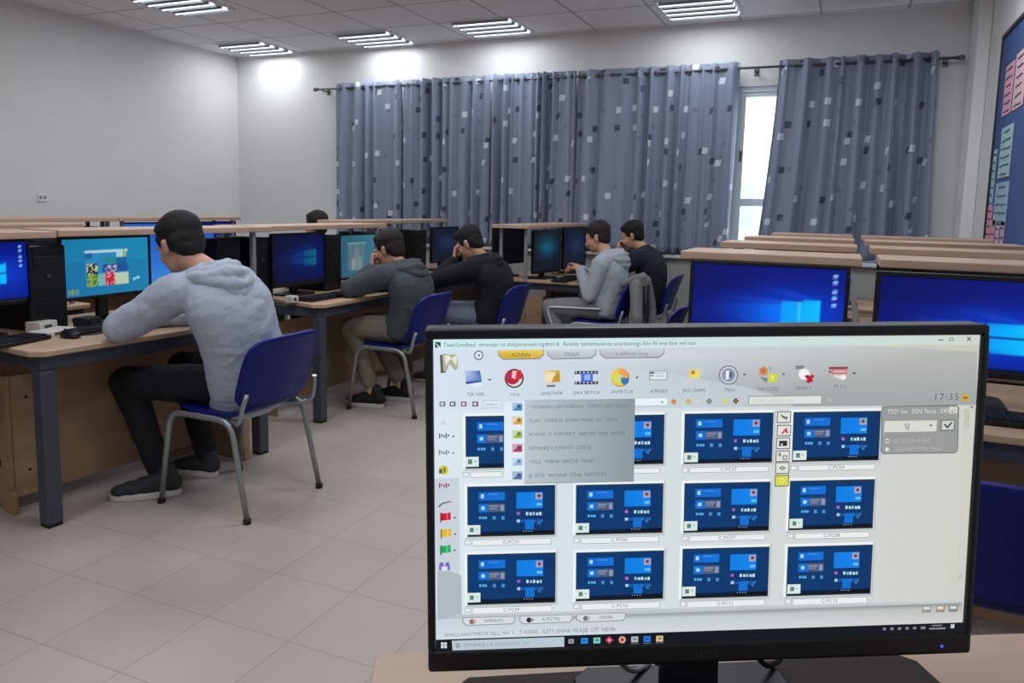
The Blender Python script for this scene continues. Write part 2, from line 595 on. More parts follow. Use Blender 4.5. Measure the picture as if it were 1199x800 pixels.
curtain(-5.27, -4.42, 'grey blue curtain with small squares at the left end of the rod', 6, .030)
curtain(-4.40, -3.37, 'curtain panel with squares beside the left end panel, behind the brown shelf', 9, .040)
curtain(-3.36, -2.46, 'tightly bunched curtain panel with dark folds above the grey hooded student', 11, .045)
curtain(-2.44, -0.93, 'wide curtain panel with squares left of the bright window gap', 11, .028, flare=(0, -.02))
curtain(-0.60, 0.62, 'curtain panel with squares right of the bright window gap, at right end of rod', 9, .048, flare=(-.11, .05))

# ------------------------------------------------------------------ pin board and papers on the right wall, socket on left wall
t = thing('pin_board', 'large blue pin board with dark frame on the right wall', 'board', (XR, 5.0, 1.0))
bm = bmesh.new(); add_box(bm, (-.02, -1.08, .04), (-.001, 1.15, 1.54)); obj('felt', bm, MT['board'], t)
bm = bmesh.new()
for lo, hi in (((-.03, 1.15, .02), (-.001, 1.175, 1.565)), ((-.03, -1.1, .02), (-.001, -1.08, 1.565)), ((-.03, -1.08, 1.54), (-.001, 1.15, 1.565)), ((-.03, -1.08, .02), (-.001, 1.15, .04))):
    add_box(bm, lo, hi)
obj('board_frame', bm, MT['boardframe'], t)
papers = [  # y0, y1, z0, z1, colour, label
    (5.66, 5.94, 2.0, 2.32, (206, 150, 168), 'pink paper pinned high on the blue board'),
    (5.98, 6.10, 1.42, 1.80, (150, 182, 190), 'narrow mint paper at the far edge of the blue board'),
    (5.50, 5.88, 1.60, 1.92, (150, 186, 190), 'mint paper with handwriting just above the centre of the board'),
    (5.46, 5.90, 1.30, 1.57, (138, 170, 186), 'pale teal paper with handwriting at the centre of the board'),
    (5.95, 6.12, 1.06, 1.42, (206, 142, 160), 'pink paper low at the far edge of the blue board'),
    (5.80, 5.93, 1.10, 1.33, (200, 150, 168), 'small pink paper next to the low mint ones'),
    (5.64, 5.76, 1.08, 1.31, (196, 172, 190), 'small lilac paper low on the board'),
    (5.48, 5.60, 1.08, 1.32, (190, 160, 180), 'small mauve paper low on the board nearest the camera'),
    (5.30, 5.62, 2.0, 2.34, (200, 168, 176), 'pale pink paper high on the board nearest the camera'),
]
for y0, y1, z0, z1, c, lb in papers:
    t = thing('pinned_paper', lb, 'paper', (XR - .022, (y0 + y1) / 2, (z0 + z1) / 2), 0, 'papers on the blue pin board')
    a, b = (y1 - y0) / 2, (z1 - z0) / 2
    bm = bmesh.new(); add_box(bm, (-.002, -a, -b), (0, a, b)); obj('sheet', bm, mat('paper', c, .8), t)
    bm = bmesh.new()
    rnd = random.Random(lb)
    n = max(3, int(b * 2 / .05))
    for k in range(n):
        zz = b - (k + .6) * 2 * b / n
        s = a * rnd.uniform(.4, .85)
        add_tube(bm, [(-.004, -s + 2 * s * q / 8, zz + rnd.uniform(-.006, .006)) for q in range(9)], .003, 5)
    obj('handwriting', bm, MT['slate'], t)
t = thing('wall_socket', 'small grey double wall socket on the left wall', 'socket', (XL, 4.76, 1.34))
bm = bmesh.new(); add_box(bm, (0, -.045, -.04), (.012, .045, .04), .004); obj('plate', bm, MT['white'], t)
for s in (-.02, .02):
    bm = bmesh.new(); add_cyl(bm, (.013, s, 0), .013, .004, 'X'); obj('socket_hole', bm, MT['post'], t)

# ------------------------------------------------------------------ desks
def desk(label, loc, rot, L, D=.8, poly=None, shelf=None, shelf_z=1.2, box=(-.46, -.29), far_leg=True, group=None, end_panel=None, posts=None, hole=False, sd=.32, pm='post'):
    t = thing('computer_desk', label, 'desk', loc, rot, group)
    if poly is None:
        poly = [(0, .03), (0, L - .03), (-.03, L), (-D, L), (-D, 0), (-.03, 0)]
    bm = bmesh.new(); add_prism(bm, poly, .716, .74, bev=.004)
    obj('desk_top', bm, MT['wood'], t)
    # metal frame under the top
    bm = bmesh.new()
    add_box(bm, (-.075, .04, .655), (-.035, L - .04, .715), .003)
    add_box(bm, (-D + .05, .04, .655), (-D + .09, L - .04, .715), .003)
    add_box(bm, (-D + .09, .04, .655), (-.075, .08, .715), .003)
    add_box(bm, (-D + .09, L - .08, .655), (-.075, L - .04, .715), .003)
    obj('desk_frame', bm, MT['slate'], t)
    for (x, y) in ((-.055, .06), (-.055, L - .06), (-D + .07, .06), (-D + .07, L - .06)):
        if not far_leg and (x, y) == (-.055, L - .06):
            continue
        bm = bmesh.new(); add_box(bm, (x - .032, y - .032, .012), (x + .032, y + .032, .655), .006)
        lg = obj('leg', bm, MT['slate'], t)
        bm = bmesh.new(); add_box(bm, (x - .03, y - .03, 0), (x + .03, y + .03, .012), .003); obj('foot', bm, MT['rubber'], lg)
    if box:
        bm = bmesh.new()
        add_box(bm, (box[1] - .018, .05, .07), (box[1], L - .05, .60), .002)
        for yy in (.012 * 4, L * .5, L - .05):
            add_cyl(bm, (box[1] + .001, yy + .06, .50), .006, .004, 'X', 8, mi=1); add_cyl(bm, (box[1] + .001, yy + .06, .18), .006, .004, 'X', 8, mi=1)
        obj('modesty_panel', bm, [MT['panel'], MT['black_matt']], t)
        for y0 in (.03, L - .05):
            bm = bmesh.new()
            m = Matrix.Translation((0, y0, 0)) @ Matrix.Rotation(PI / 2, 4, 'X') @ Matrix.Identity(4)
            # end board outline in x,z with a foot notch
            x0, x1 = -D + .1, box[1] + .015
            add_prism(bm, [(x0, 0), (x0 + .08, 0), (x0 + .1, .03), (x1 - .1, .03), (x1 - .08, 0), (x1, 0), (x1, .085), (x1 - .02, .1), (x1 - .018, .60), (x0, .60)], -.018, 0, m, bev=.002)
            e = obj('end_board', bm, MT['panel'], t)
            if hole and y0 < .1:
                bm = bmesh.new(); add_cyl(bm, (x1 - .12, y0 - .001, .22), .035, .006, 'Y', 20); obj('cable_hole', bm, MT['black_matt'], e)
    if end_panel:
        x0, x1, y0, y1, z1 = end_panel
        bm = bmesh.new(); add_box(bm, (x0, y0, 0.004), (x1, y1, z1), .004); obj('side_cabinet', bm, MT['panel'], t)
    if shelf:
        xs, y0, y1 = shelf
        bm = bmesh.new(); add_box(bm, (xs - sd, y0, shelf_z - .030), (xs, y1, shelf_z), .004); obj('shelf', bm, MT['edge'], t)
        for yy in (posts if posts is not None else (y0 + .06, y1 - .06)):
            for dx in (.05, sd - .05):
                bm = bmesh.new(); add_box(bm, (xs - dx - .012, yy - .012, .74), (xs - dx + .012, yy + .012, shelf_z - .026), .002)
                obj('post', bm, MT[pm], t)
    return t


G_L = 'computer desks of the left block'
G_R = 'computer desks of the right block'
D1 = desk('beech computer desk in front of the grey hooded person nearest the camera', (-2.87, 1.95, 0), math.radians(-6), 1.23, .86,
          poly=[(0, .04), (0, 1.20), (-.03, 1.23), (-.86, 1.23), (-.86, -.75), (-.40, -.75), (-.36, -.05), (-.30, .0), (-.05, 0)],
          shelf=(-.40, .345, 1.60), end_panel=(-.27, -.02, 1.03, 1.07, .62), hole=True, group=G_L, posts=(1.50,))
D0 = desk('computer desk at the left edge of the photo with a blue-lit screen', (-3.25, -.15, 0), math.radians(-3), 1.3, .8,
          shelf=(-.03, .5, 2.42), group=G_L, box=None, posts=(.6, 1.2))
D2 = desk('beech computer desk in front of the dark green hooded person', (-2.83, 3.68, 0), 0, 1.48, .95,
          poly=[(0, .05), (0, 1.46), (-.03, 1.48), (-.95, 1.48), (-.95, .22), (-.62, .15), (-.06, 0)], shelf=(-.37, -.13, 1.30), group=G_L, posts=(-.10, 1.22), box=(-.55, -.38))
D2b = desk('computer desk in front of the person in near-black hooded top', (-2.86, 5.22, 0), 0, 1.45, .95, shelf=(-.69, -.22, 1.42), shelf_z=1.212, group=G_L, posts=(.42, 1.36))
D3 = desk('beech desk below the curtains where the two people sit side by side', (-1.88, 5.92, 0), 0, 1.30, .86, shelf=(-.42, -.28, 1.24), shelf_z=1.205, group=G_L, box=(-.53, -.40), posts=(-.2, 1.18))
D4 = desk('computer desk behind the nearest left desk with black towers under its shelf', (-3.95, 1.35, 0), 0, 1.7, .75, shelf=(-.05, .0, 1.70), group=G_L)
D5 = desk('far left desk near the side wall, its long shelf left of the first person', (-4.78, 2.9, 0), 0, 1.3, .8, shelf=(-.37, -.2, 1.32), group=G_L)
D6 = desk('far left desk near the side wall, behind the first person\'s head', (-4.78, 4.23, 0), 0, 1.3, .8, shelf=(-.37, .0, 1.30), group=G_L)

ROWS = (2.88, 3.90, 4.87, 5.85)
for i, ys in enumerate(ROWS):
    nth = ('front row', 'second row', 'third row', 'back row')[i]
    x0, x1 = (-.55, .07)
    desk('computer desk in the %s of the left column of the right block' % nth, (x0 - .02, ys - .42, 0), -PI / 2, .66, .78, shelf=(-.40, .02, .64) if i < 3 else (-.40, .10, .64), group=G_R, pm='black', box=(-.42, -.26), posts=(.09, .55) if i < 3 else (.14, .54))
    desk('computer desk in the %s beside the right wall' % nth, (.125, ys - .42 - (0.0 if i < 1 else .08), 0), -PI / 2, .78, .78, shelf=(-.42, .0, .78), group=G_R, pm='black', box=(-.42, -.26), posts=(.13, .70))


# ------------------------------------------------------------------ monitors
def grid_screen(bm, w, h, z0, y, fn, nx=72, ny=42):
    lay = bm.verts.layers.float_color.new('shown')
    vs = []
    for j in range(ny + 1):
        row = []
        for i in range(nx + 1):
            u, v = i / nx, 1 - j / ny
            vt = bm.verts.new((-w / 2 + w * u, y, z0 + h * j / ny))
            vt[lay] = (*lin([max(0, min(255, c)) for c in fn(u, v)]), 1)
            row.append(vt)
        vs.append(row)
    for j in range(ny):
        for i in range(nx):
            bm.faces.new((vs[j][i], vs[j][i + 1], vs[j + 1][i + 1], vs[j + 1][i]))


def mix(a, b, t):
    t = max(0, min(1, t))
    return tuple(x + (y - x) * t for x, y in zip(a, b))


def desktop(cx=.74, cy=.47, icons='r', bright=1.0):
    """dark blue desktop with a glowing four-pane window and its light beams; u to the right, v down"""
    def fn(u, v):
        c = mix((1, 10, 92), (2, 28, 150), .55 * u + .25 * (v > .3))
        pl, pm, pr = cx - .145, cx - .025, cx + .105       # pane left, divider, right
        top = cy - .165 + .10 * (pr - u); bot = cy + .175 - .05 * (pr - u)
        d = max(0.0, pl - u)
        dd = math.hypot((u - cx + .05) / .42, (v - cy) / .36)
        c = mix(c, (0, 74, 230), .75 * math.exp(-dd * dd * 1.3))
        # broad beam spreading to the left from the panes
        if u < pr:
            lo_, hi_ = cy - .12 - .02 * d, cy + .16 + .12 * d
            e = max(0, min(1, (v - lo_) / (.03 + .12 * d))) * max(0, min(1, (hi_ - v) / (.05 + .2 * d)))
            c = mix(c, (0, 118, 255), .85 * e * math.exp(-(d / .26) ** 1.3))
        # fine ray rising to the upper left from the top right corner of the panes
        if u < pr:
            yr = cy - .165 - .42 * (pr - u); wd = .012 + .10 * (pr - u)
            if pr - u < .42: c = mix(c, (20, 110, 250), .45 * math.exp(-((v - yr - wd * .5) / wd) ** 2) * (1 - (pr - u) / .42))
            yr = cy - .10 - .10 * (pr - u)
            c = mix(c, (50, 140, 255), .5 * math.exp(-((v - yr) / (.012 + .03 * (pr - u))) ** 2) * max(0, 1 - (pr - u) / .7))
        if pl < u < pr and top < v < bot and abs(v - cy) > .009:
            k = (u - pl) / (pr - pl)
            c = mix(c, (0, 190, 255), .5 + .5 * k)
            if abs(u - pm) < .005: c = mix(c, (120, 220, 255), .5)
        elif u < pr and abs(v - cy) < .008 and d < .4:
            c = mix(c, (2, 20, 110), .8 * (1 - d / .4))
        if icons == 'r' and .922 < u < .955:
            for k in range(5):
                if abs(v - (.075 + .085 * k)) < .024:
                    c = (150, 190, 235) if (int(u * 300) + int(v * 200)) % 2 else (70, 130, 220)
        if v > .955:
            c = (8, 14, 34)
        return tuple(x * bright for x in c)
    return fn


def hsh(a, b):
    return math.sin(a * 12.9898 + b * 78.233) * 43758.5453 % 1


def teal_task(u, v):
    c = mix((22, 110, 160), (26, 134, 176), u * .6 + .4 * (v < .4))
    if .24 < u < .74 and .20 < v < .84:
        c = (44, 130, 180)
        if v < .25: c = (170, 205, 222)
        if .24 < u < .32 and v > .26 and v < .34: c = (30, 90, 150)
        if .60 < u < .68 and .22 < v < .38: c = (150, 212, 220)
        if .67 < u < .72 and .19 < v < .35: c = (210, 200, 150) if int(u * 90) % 2 else (60, 140, 80)
        if .46 < u < .62 and .34 < v < .44: c = (30, 130, 130)
        if .60 < u < .73 and .34 < v < .46: c = (20, 96, 146)
        if .44 < u < .74 and .46 < v < .60: c = (20, 80, 150)
        if .25 < u < .38 and .45 < v < .62: c = (24, 40, 60) if hsh(int(u * 60), int(v * 34)) < .7 else (190, 200, 150)
        if .46 < u < .60 and .46 < v < .60 and hsh(int(u * 60), int(v * 34)) < .35: c = (200, 170, 170)
        if .25 < u < .38 and .62 < v < .84: c = (50, 120, 60) if hsh(int(u * 60), int(v * 34)) < .55 else (150, 170, 70)
        if .38 < u < .47 and .62 < v < .84: c = (110, 175, 180)
        if .47 < u < .58 and .60 < v < .84: c = (190, 30, 60) if hsh(int(u * 60), int(v * 34)) < .75 else (225, 150, 160)
        if .58 < u < .74 and .62 < v < .84: c = (178, 200, 170)
    if .80 < u < .88 and abs(v - .76 + (u - .84) * .3) < .02: c = (150, 205, 215)
    if .03 < u < .16 and .88 < v < .97: c = (110, 150, 120) if int(u * 60) % 2 else (60, 110, 130)
    return c


def teal_scene(u, v):
    c = mix((40, 88, 110), (62, 116, 136), u)
    if .22 < u < .62 and .18 < v < .85:
        c = mix(c, (92, 116, 124), .7)
        if abs(u - .42) < .12 * min(1, max(0, (v - .2) * 2)): c = (106, 120, 126)
        if v > .55 and abs(u - .35) < .05: c = (126, 138, 142)
        if v > .55 and abs(u - .5) < .05: c = (118, 130, 134)
    if .2 < u < .66 and abs(v - .19) < .015: c = (120, 160, 170)
    return c


def dim_blue(u, v):
    c = mix((10, 26, 70), (14, 34, 92), u)
    d = math.hypot((u - .72) / .3, (v - .45) / .3)
    c = mix(c, (16, 90, 160), math.exp(-d * d))
    if .60 < u < .84 and .33 < v < .62: c = mix((20, 120, 170), (26, 150, 190), (u - .6) / .25)
    return c


def dark_teal(u, v):
    c = (9, 20, 32)
    d = math.hypot((u - .5) / .34, (v - .4) / .24)
    return mix(c, (14, 84, 110), math.exp(-d * d))


def dark_navy(u, v):
    c = (11, 17, 34)
    d = math.hypot((u - .6) / .4, (v - .45) / .3)
    return mix(c, (24, 48, 84), .8 * math.exp(-d * d))


def plain_blue(u, v):
    return mix((30, 90, 190), (56, 130, 215), v)


def navy_flat(u, v):
    return mix((14, 24, 96), (16, 32, 120), u)


def monitor(label, loc, rot, fn, w=.50, zb=.12, h=.30, group=None, far=False, bez=.013, zoff=0):
    t = thing('computer_monitor', label, 'monitor', loc, rot, group)
    bm = bmesh.new()
    c = bez + .005
    # bezel ring and back shell
    add_box(bm, (-w / 2, 0, zb), (w / 2, .022, zb + c), .003); add_box(bm, (-w / 2, 0, zb + h - bez), (w / 2, .022, zb + h), .003)
    add_box(bm, (-w / 2, 0, zb + c), (-w / 2 + bez, .022, zb + h - bez), .003); add_box(bm, (w / 2 - bez, 0, zb + c), (w / 2, .022, zb + h - bez), .003)
    add_box(bm, (-w / 2 + .004, .012, zb + .004), (w / 2 - .004, .034, zb + h - .004), .008)
    add_box(bm, (-w / 4, .03, zb + .06), (w / 4, .055, zb + h - .06), .012)
    obj('bezel', bm, MT['black'], t)
    bm = bmesh.new(); grid_screen(bm, w - 2 * bez, h - c - bez, zb + c, .004, fn); obj('screen', bm, MT['screen_far' if far else 'screen'], t)
    bm = bmesh.new(); add_box(bm, (-.03, .045, .015), (.03, .075, zb + .14), .008); obj('stand', bm, MT['black'], t)
    bm = bmesh.new()
    add_prism(bm, [(-.12 + .02, -.04), (.10, -.04), (.12, -.02), (.12, .12), (.10, .14), (-.10, .14), (-.12, .12), (-.12, -.02)], 0, .014, bev=.003)
    obj('base', bm, MT['black'], t)
    return t


ZT = .74
G_ML = 'monitors of the left block'
G_MR = 'monitors of the right block'
HP = PI / 2
monitor('monitor at the left edge of the photo, only its light blue corner seen', (-3.33, 2.015, ZT), HP, desktop(.70, .52), zb=.135, h=.285, group=G_ML)
monitor('monitor with a teal task picture in front of the first person', (-3.33, 2.66, ZT), HP, teal_task, zb=.118, h=.305, w=.505, group=G_ML)
monitor('monitor mostly hidden behind the first person\'s head', (-3.55, 3.345, ZT), HP, plain_blue, group=G_ML)
monitor('monitor showing a dim blue desktop right of the first person', (-3.25, 4.02, ZT), HP, desktop(.74, .48, icons=None, bright=.62), zb=.065, h=.345, w=.53, group=G_ML, far=True)
monitor('monitor with a pale figure on teal in front of the dark green hooded person', (-3.25, 4.70, ZT), HP, teal_scene, zb=.06, h=.33, w=.54, group=G_ML)
monitor('dark monitor left of the near-black hooded person\'s head', (-3.40, 6.30, ZT), HP, dark_navy, zb=.08, h=.33, w=.52, group=G_ML)
monitor('monitor with a dim teal glow left of the pale hooded person', (-2.31, 6.12, ZT), HP - .17, dark_teal, zb=.05, h=.37, w=.46, group=G_ML)
monitor('dark monitor right in front of the pale hooded person\'s face', (-2.29, 6.80, ZT), HP - .05, dark_navy, zb=.05, h=.38, w=.56, group=G_ML, bez=.016)
monitor('far bright blue monitor glimpsed left of the first person\'s head', (-5.2, 4.55, ZT), HP, plain_blue, group=G_ML)
monitor('far navy monitor glimpsed right of the first person\'s head', (-5.2, 5.27, ZT), HP, navy_flat, group=G_ML)
monitor('far monitor under the long far shelf at the left', (-5.2, 3.45, ZT), HP, dark_navy, group=G_ML)

monitor('bright blue desktop monitor behind the big front screen, left one of two', (-.237, 2.85, ZT), 0, desktop(.745, .535), zb=.095, h=.335, w=.545, group=G_MR)
monitor('bright blue desktop monitor beside the right wall, cut by the photo edge', (.395, 2.79, ZT), -.0, desktop(.70, .62, icons=None), zb=.10, h=.325, w=.565, group=G_MR, bez=.016)
monitor('black monitor under the third row shelf of the left column', (-.235, 4.93, ZT), 0, lambda u, v: (6, 8, 16), group=G_MR, far=True)
t = thing('storage_box', 'small blue box glimpsed between the two columns of the right block', 'box', (.02, 5.62, ZT))
bm = bmesh.new(); add_box(bm, (-.055, -.08, 0), (.055, .08, .16), .004); obj('box_body', bm, mat('blue_card', (60, 116, 190), .6), t)
bm = bmesh.new(); add_box(bm, (-.058, -.083, .16), (.058, .083, .185), .004); obj('box_lid', bm, mat('blue_lid', (70, 128, 200), .6), t)
for i, (x, y, lb) in enumerate(((-.235, 3.95, 'black monitor under the second row shelf of the left column'), (.50, 3.87, 'black monitor under the second row shelf near the right wall'),
                                (.50, 4.85, 'black monitor under the third row shelf near the right wall'), (-.20, 5.9, 'black monitor under the last row shelf of the left column'),
                                (.50, 5.82, 'black monitor under the last row shelf near the right wall'))):
    monitor(lb, (x, y, ZT), 0, lambda u, v: (6, 8, 16), group=G_MR, far=True)


# ------------------------------------------------------------------ tower computers
def tower(label, loc, rot, group='black tower computers'):
    """front faces local -Y"""
    t = thing('tower_computer', label, 'computer', loc, rot, group)
    bm = bmesh.new(); add_box(bm, (-.085, .012, .006), (.085, .38, .385), .004); obj('case', bm, MT['black_matt'], t)
    bm = bmesh.new()
    add_box(bm, (-.087, -.006, .004), (.087, .014, .388), .006)
    add_box(bm, (-.07, -.010, .30), (.07, -.004, .34), .002); add_box(bm, (-.07, -.010, .35), (.07, -.004, .375), .002)
    for k in range(7):
        add_box(bm, (-.06, -.009, .05 + .018 * k), (.06, -.005, .058 + .018 * k))
    f = obj('front_panel', bm, MT['black'], t)
    bm = bmesh.new(); add_cyl(bm, (0, -.008, .25), .010, .006, 'Y', 16); obj('power_button', bm, MT['badge'], f)
    return t


tw = tower('black tower computer between the two nearest left monitors', (-3.32, 2.335, ZT), HP)
for (x, y, r, lb) in ((-3.28, 3.42, HP, 'black tower computer right behind the first person\'s hood'),
                      (-3.28, 3.70, HP, 'black tower computer left of the dim blue monitor'),
                      (-3.24, 4.36, HP, 'black tower computer between the dim blue monitor and the teal one'),
                      (-3.28, 5.08, HP, 'black tower computer behind the dark green hooded person\'s head'),
                      (-3.40, 5.84, HP, 'black tower computer right of the dark green hooded person\'s head'),
                      (-2.36, 5.955 - .33, HP, 'black tower computer at the left end of the desk below the curtains'),
                      (-4.0, 2.05, HP, 'black tower computer under the second shelf, left one'),
                      (-4.0, 2.45, HP, 'black tower computer under the second shelf, middle one'),
                      (-4.0, 2.80, HP, 'black tower computer under the second shelf, right one'),
                      (-5.17, 3.85, HP, 'black tower computer on the far left desk beside its dark monitor'),
                      (-5.17, 4.10, HP, 'black tower computer on the far left desk near the joint of the shelves'),
                      (-5.02, 4.72, HP, 'black tower computer covering part of the far bright blue monitor'),
                      (-5.17, 4.97, HP, 'black tower computer between the far blue and navy monitors'),):
    if lb.startswith('black tower computer at the left end'):
        continue
    dup(tw, (x, y, ZT), r, lb)
monitor('switched-off monitor at the left end of the desk below the curtains', (-2.66, 6.10, ZT), HP - .2, lambda u, v: (5, 6, 12), w=.46, zb=.11, h=.33, group=G_ML)


# ------------------------------------------------------------------ keyboards, mice, small things
def keyboard(label, loc, rot, group='black keyboards'):
    t = thing('keyboard', label, 'keyboard', loc, rot, group)
    bm = bmesh.new(); add_prism(bm, [(-.22, -.07), (.22, -.07), (.225, -.065), (.225, .07), (-.225, .07), (-.225, -.065)], .0, .016, bev=.003); obj('keyboard_body', bm, MT['black'], t)
    bm = bmesh.new()
    for r in range(5):
        for k in range(15):
            if r == 0 and 3 < k < 9:
                continue
            x = -.212 + .0205 * k + (.13 if k > 99 else 0)
            add_box(bm, (x, -.06 + .024 * r, .016), (x + .018, -.04 + .024 * r, .022))
        for k in range(4):
            x = .122 + .0225 * k
            add_box(bm, (x, -.06 + .024 * r, .016), (x + .018, -.04 + .024 * r, .022))
    add_box(bm, (-.125, -.06, .016), (-.03, -.04, .022))
    k = obj('keys', bm, MT['keys'], t)
    k['kind'] = 'stuff'
    return t


def mouse(label, loc, rot, group='black computer mice'):
    t = thing('computer_mouse', label, 'mouse', loc, rot, group)
    bm = bmesh.new(); add_ell(bm, (0, 0, .012), (.031, .055, .022)); add_ell(bm, (0, -.01, .006), (.030, .045, .008)); obj('mouse_body', bm, MT['black'], t)
    bm = bmesh.new(); add_cyl(bm, (0, .028, .030), .007, .006, 'X', 12); obj('scroll_wheel', bm, MT['badge'], t)
    return t


kb = keyboard('black keyboard on the nearest desk by the first person\'s arm', (-3.13, 2.50, ZT + .002), HP)
for x, y, r, lb in ((-3.12, 1.95, HP + .2, 'black keyboard below the monitor at the left photo edge'),
                    (-3.02, 3.98, HP, 'black keyboard below the dim blue monitor'), (-3.05, 4.66, HP, 'black keyboard under the arms of the dark green hooded person'),
                    (-2.12, 6.12, HP, 'black keyboard below the dim teal monitor under the curtains'), (-3.12, 5.72, HP, 'black keyboard behind the near-black hooded person\'s elbow'),
                    (-.24, 2.62, 0, 'black keyboard below the left bright blue monitor of the right block'), (.46, 2.63, .0, 'black keyboard below the blue monitor beside the right wall'),
                    (-.14, 4.66, 0, 'black keyboard in the third row of the right block'), (-.14, 5.64, 0, 'black keyboard in the last row of the right block')):
    dup(kb, (x, y, ZT + .002), r, lb)
mo = mouse('black mouse beside the nearest keyboard', (-3.06, 2.24, ZT + .002), HP)
for x, y, r, lb in ((-3.0, 4.35, HP, 'black mouse beside the keyboard below the dim blue monitor'), (.085 - .12, 2.60, 0, 'black mouse on the front desk of the right block, left column'),
                    (.80, 2.62, 0, 'black mouse beside the right wall keyboard'), (-2.1, 6.46, HP, 'black mouse in front of the pale hooded person')):
    dup(mo, (x, y, ZT + .002), r, lb)
for x, y, z, rz, lb, s in ((-3.19, 2.255, ZT + .01, .2, 'white adapter box lying in front of the nearest tower computer', (.05, .085, .025)),
                           (-3.30, 2.28, ZT + .01, .2, 'white adapter box standing left of the nearest tower computer', (.04, .05, .05)),
                           (-3.06, 3.70, ZT, .0, 'small white box with a switch left of the dim blue monitor', (.03, .03, .04)),
                           (-3.02, 4.36, ZT, .0, 'small white printed box between the two blue-lit monitors', (.03, .07, .06)),
                           (-3.0, 5.10, ZT, .0, 'white box on the desk behind the dark green hooded person', (.06, .10, .03)),
                           (-2.94, 5.62, ZT, .0, 'white paper box on the desk by the near-black hooded person', (.06, .12, .03)),
                           (-2.45, 6.50, ZT, .0, 'pale plug box between the two monitors under the curtains', (.04, .05, .09))):
    t = thing('adapter_box', lb, 'box', (x, y, ZT), rz, 'small white boxes on the desks')
    bm = bmesh.new(); add_box(bm, (-s[0], -s[1], 0), (s[0], s[1], s[2]), .004); obj('case', bm, MT['plug'], t)
    bm = bmesh.new(); add_box(bm, (s[0] - .001, -s[1] * .5, s[2] * .3), (s[0] + .002, s[1] * .3, s[2] * .7)); obj('switch', bm, MT['badge'], t)
# black desk speaker with cable by the nearest monitor
t = thing('desk_speaker', 'small black speaker box left below the teal task monitor', 'speaker', (-3.20, 2.44, ZT), HP + .15)
bm = bmesh.new(); add_box(bm, (-.045, -.03, 0), (.045, .05, .055), .006); obj('speaker_case', bm, MT['black'], t)
bm = bmesh.new(); add_cyl(bm, (0, -.031, .028), .02, .004, 'Y', 16); obj('speaker_grille', bm, MT['keys'], t)
for pts, lb in (([(-3.25, 2.25, ZT + .006), (-3.12, 2.33, ZT + .006), (-3.02, 2.30, ZT + .006), (-3.05, 2.46, ZT + .006), (-3.2, 2.62, ZT + .006)], 'thin dark cable lying in front of the nearest tower computer'),
                ([(-2.5, 6.3, ZT + .3), (-2.5, 6.42, ZT + .1), (-2.38, 6.5, ZT + .006), (-2.2, 6.44, ZT + .006)], 'loose dark cable between the monitors under the curtains')):
    bm = bmesh.new(); add_tube(bm, arc(pts, .05), .004, 6); tag(obj('cable', bm, MT['black']), lb, 'cable', 'loose cables')


# ------------------------------------------------------------------ chairs
def shell(fn, nu, nv, th):
    """solid curved sheet from a function of (u,v) in 0..1"""
    bm = bmesh.new()
    a = [[Vector(fn(i / nu, j / nv)) for i in range(nu + 1)] for j in range(nv + 1)]
    top = [[bm.verts.new(p) for p in r] for r in a]
    bot = []
    for j in range(nv + 1):
        row = []
        for i in range(nu + 1):
            du = a[j][min(nu, i + 1)] - a[j][max(0, i - 1)]
            dv = a[min(nv, j + 1)][i] - a[max(0, j - 1)][i]
            n = du.cross(dv)
            n = n.normalized() if n.length > 1e-9 else Vector((0, 0, 1))
            row.append(bm.verts.new(a[j][i] - n * th))
        bot.append(row)
    for j in range(nv):
        for i in range(nu):
            bm.faces.new((top[j][i], top[j][i + 1], top[j + 1][i + 1], top[j + 1][i])).smooth = True
            bm.faces.new((bot[j][i + 1], bot[j][i], bot[j + 1][i], bot[j + 1][i + 1])).smooth = True
    for j in range(nv):
        bm.faces.new((top[j][0], top[j + 1][0], bot[j + 1][0], bot[j][0])); bm.faces.new((top[j + 1][nu], top[j][nu], bot[j][nu], bot[j + 1][nu]))
    for i in range(nu):
        bm.faces.new((top[0][i + 1], top[0][i], bot[0][i], bot[0][i + 1])); bm.faces.new((top[nv][i], top[nv][i + 1], bot[nv][i + 1], bot[nv][i]))
    return bm


def superell(u, v, p=4.5):
    """square -> rounded square"""
    x, y = 2 * u - 1, 2 * v - 1
    m = max(abs(x), abs(y))
    if m < 1e-6:
        return 0, 0
    l = (abs(x / m) ** p + abs(y / m) ** p) ** (1 / p)
    return x / l, y / l


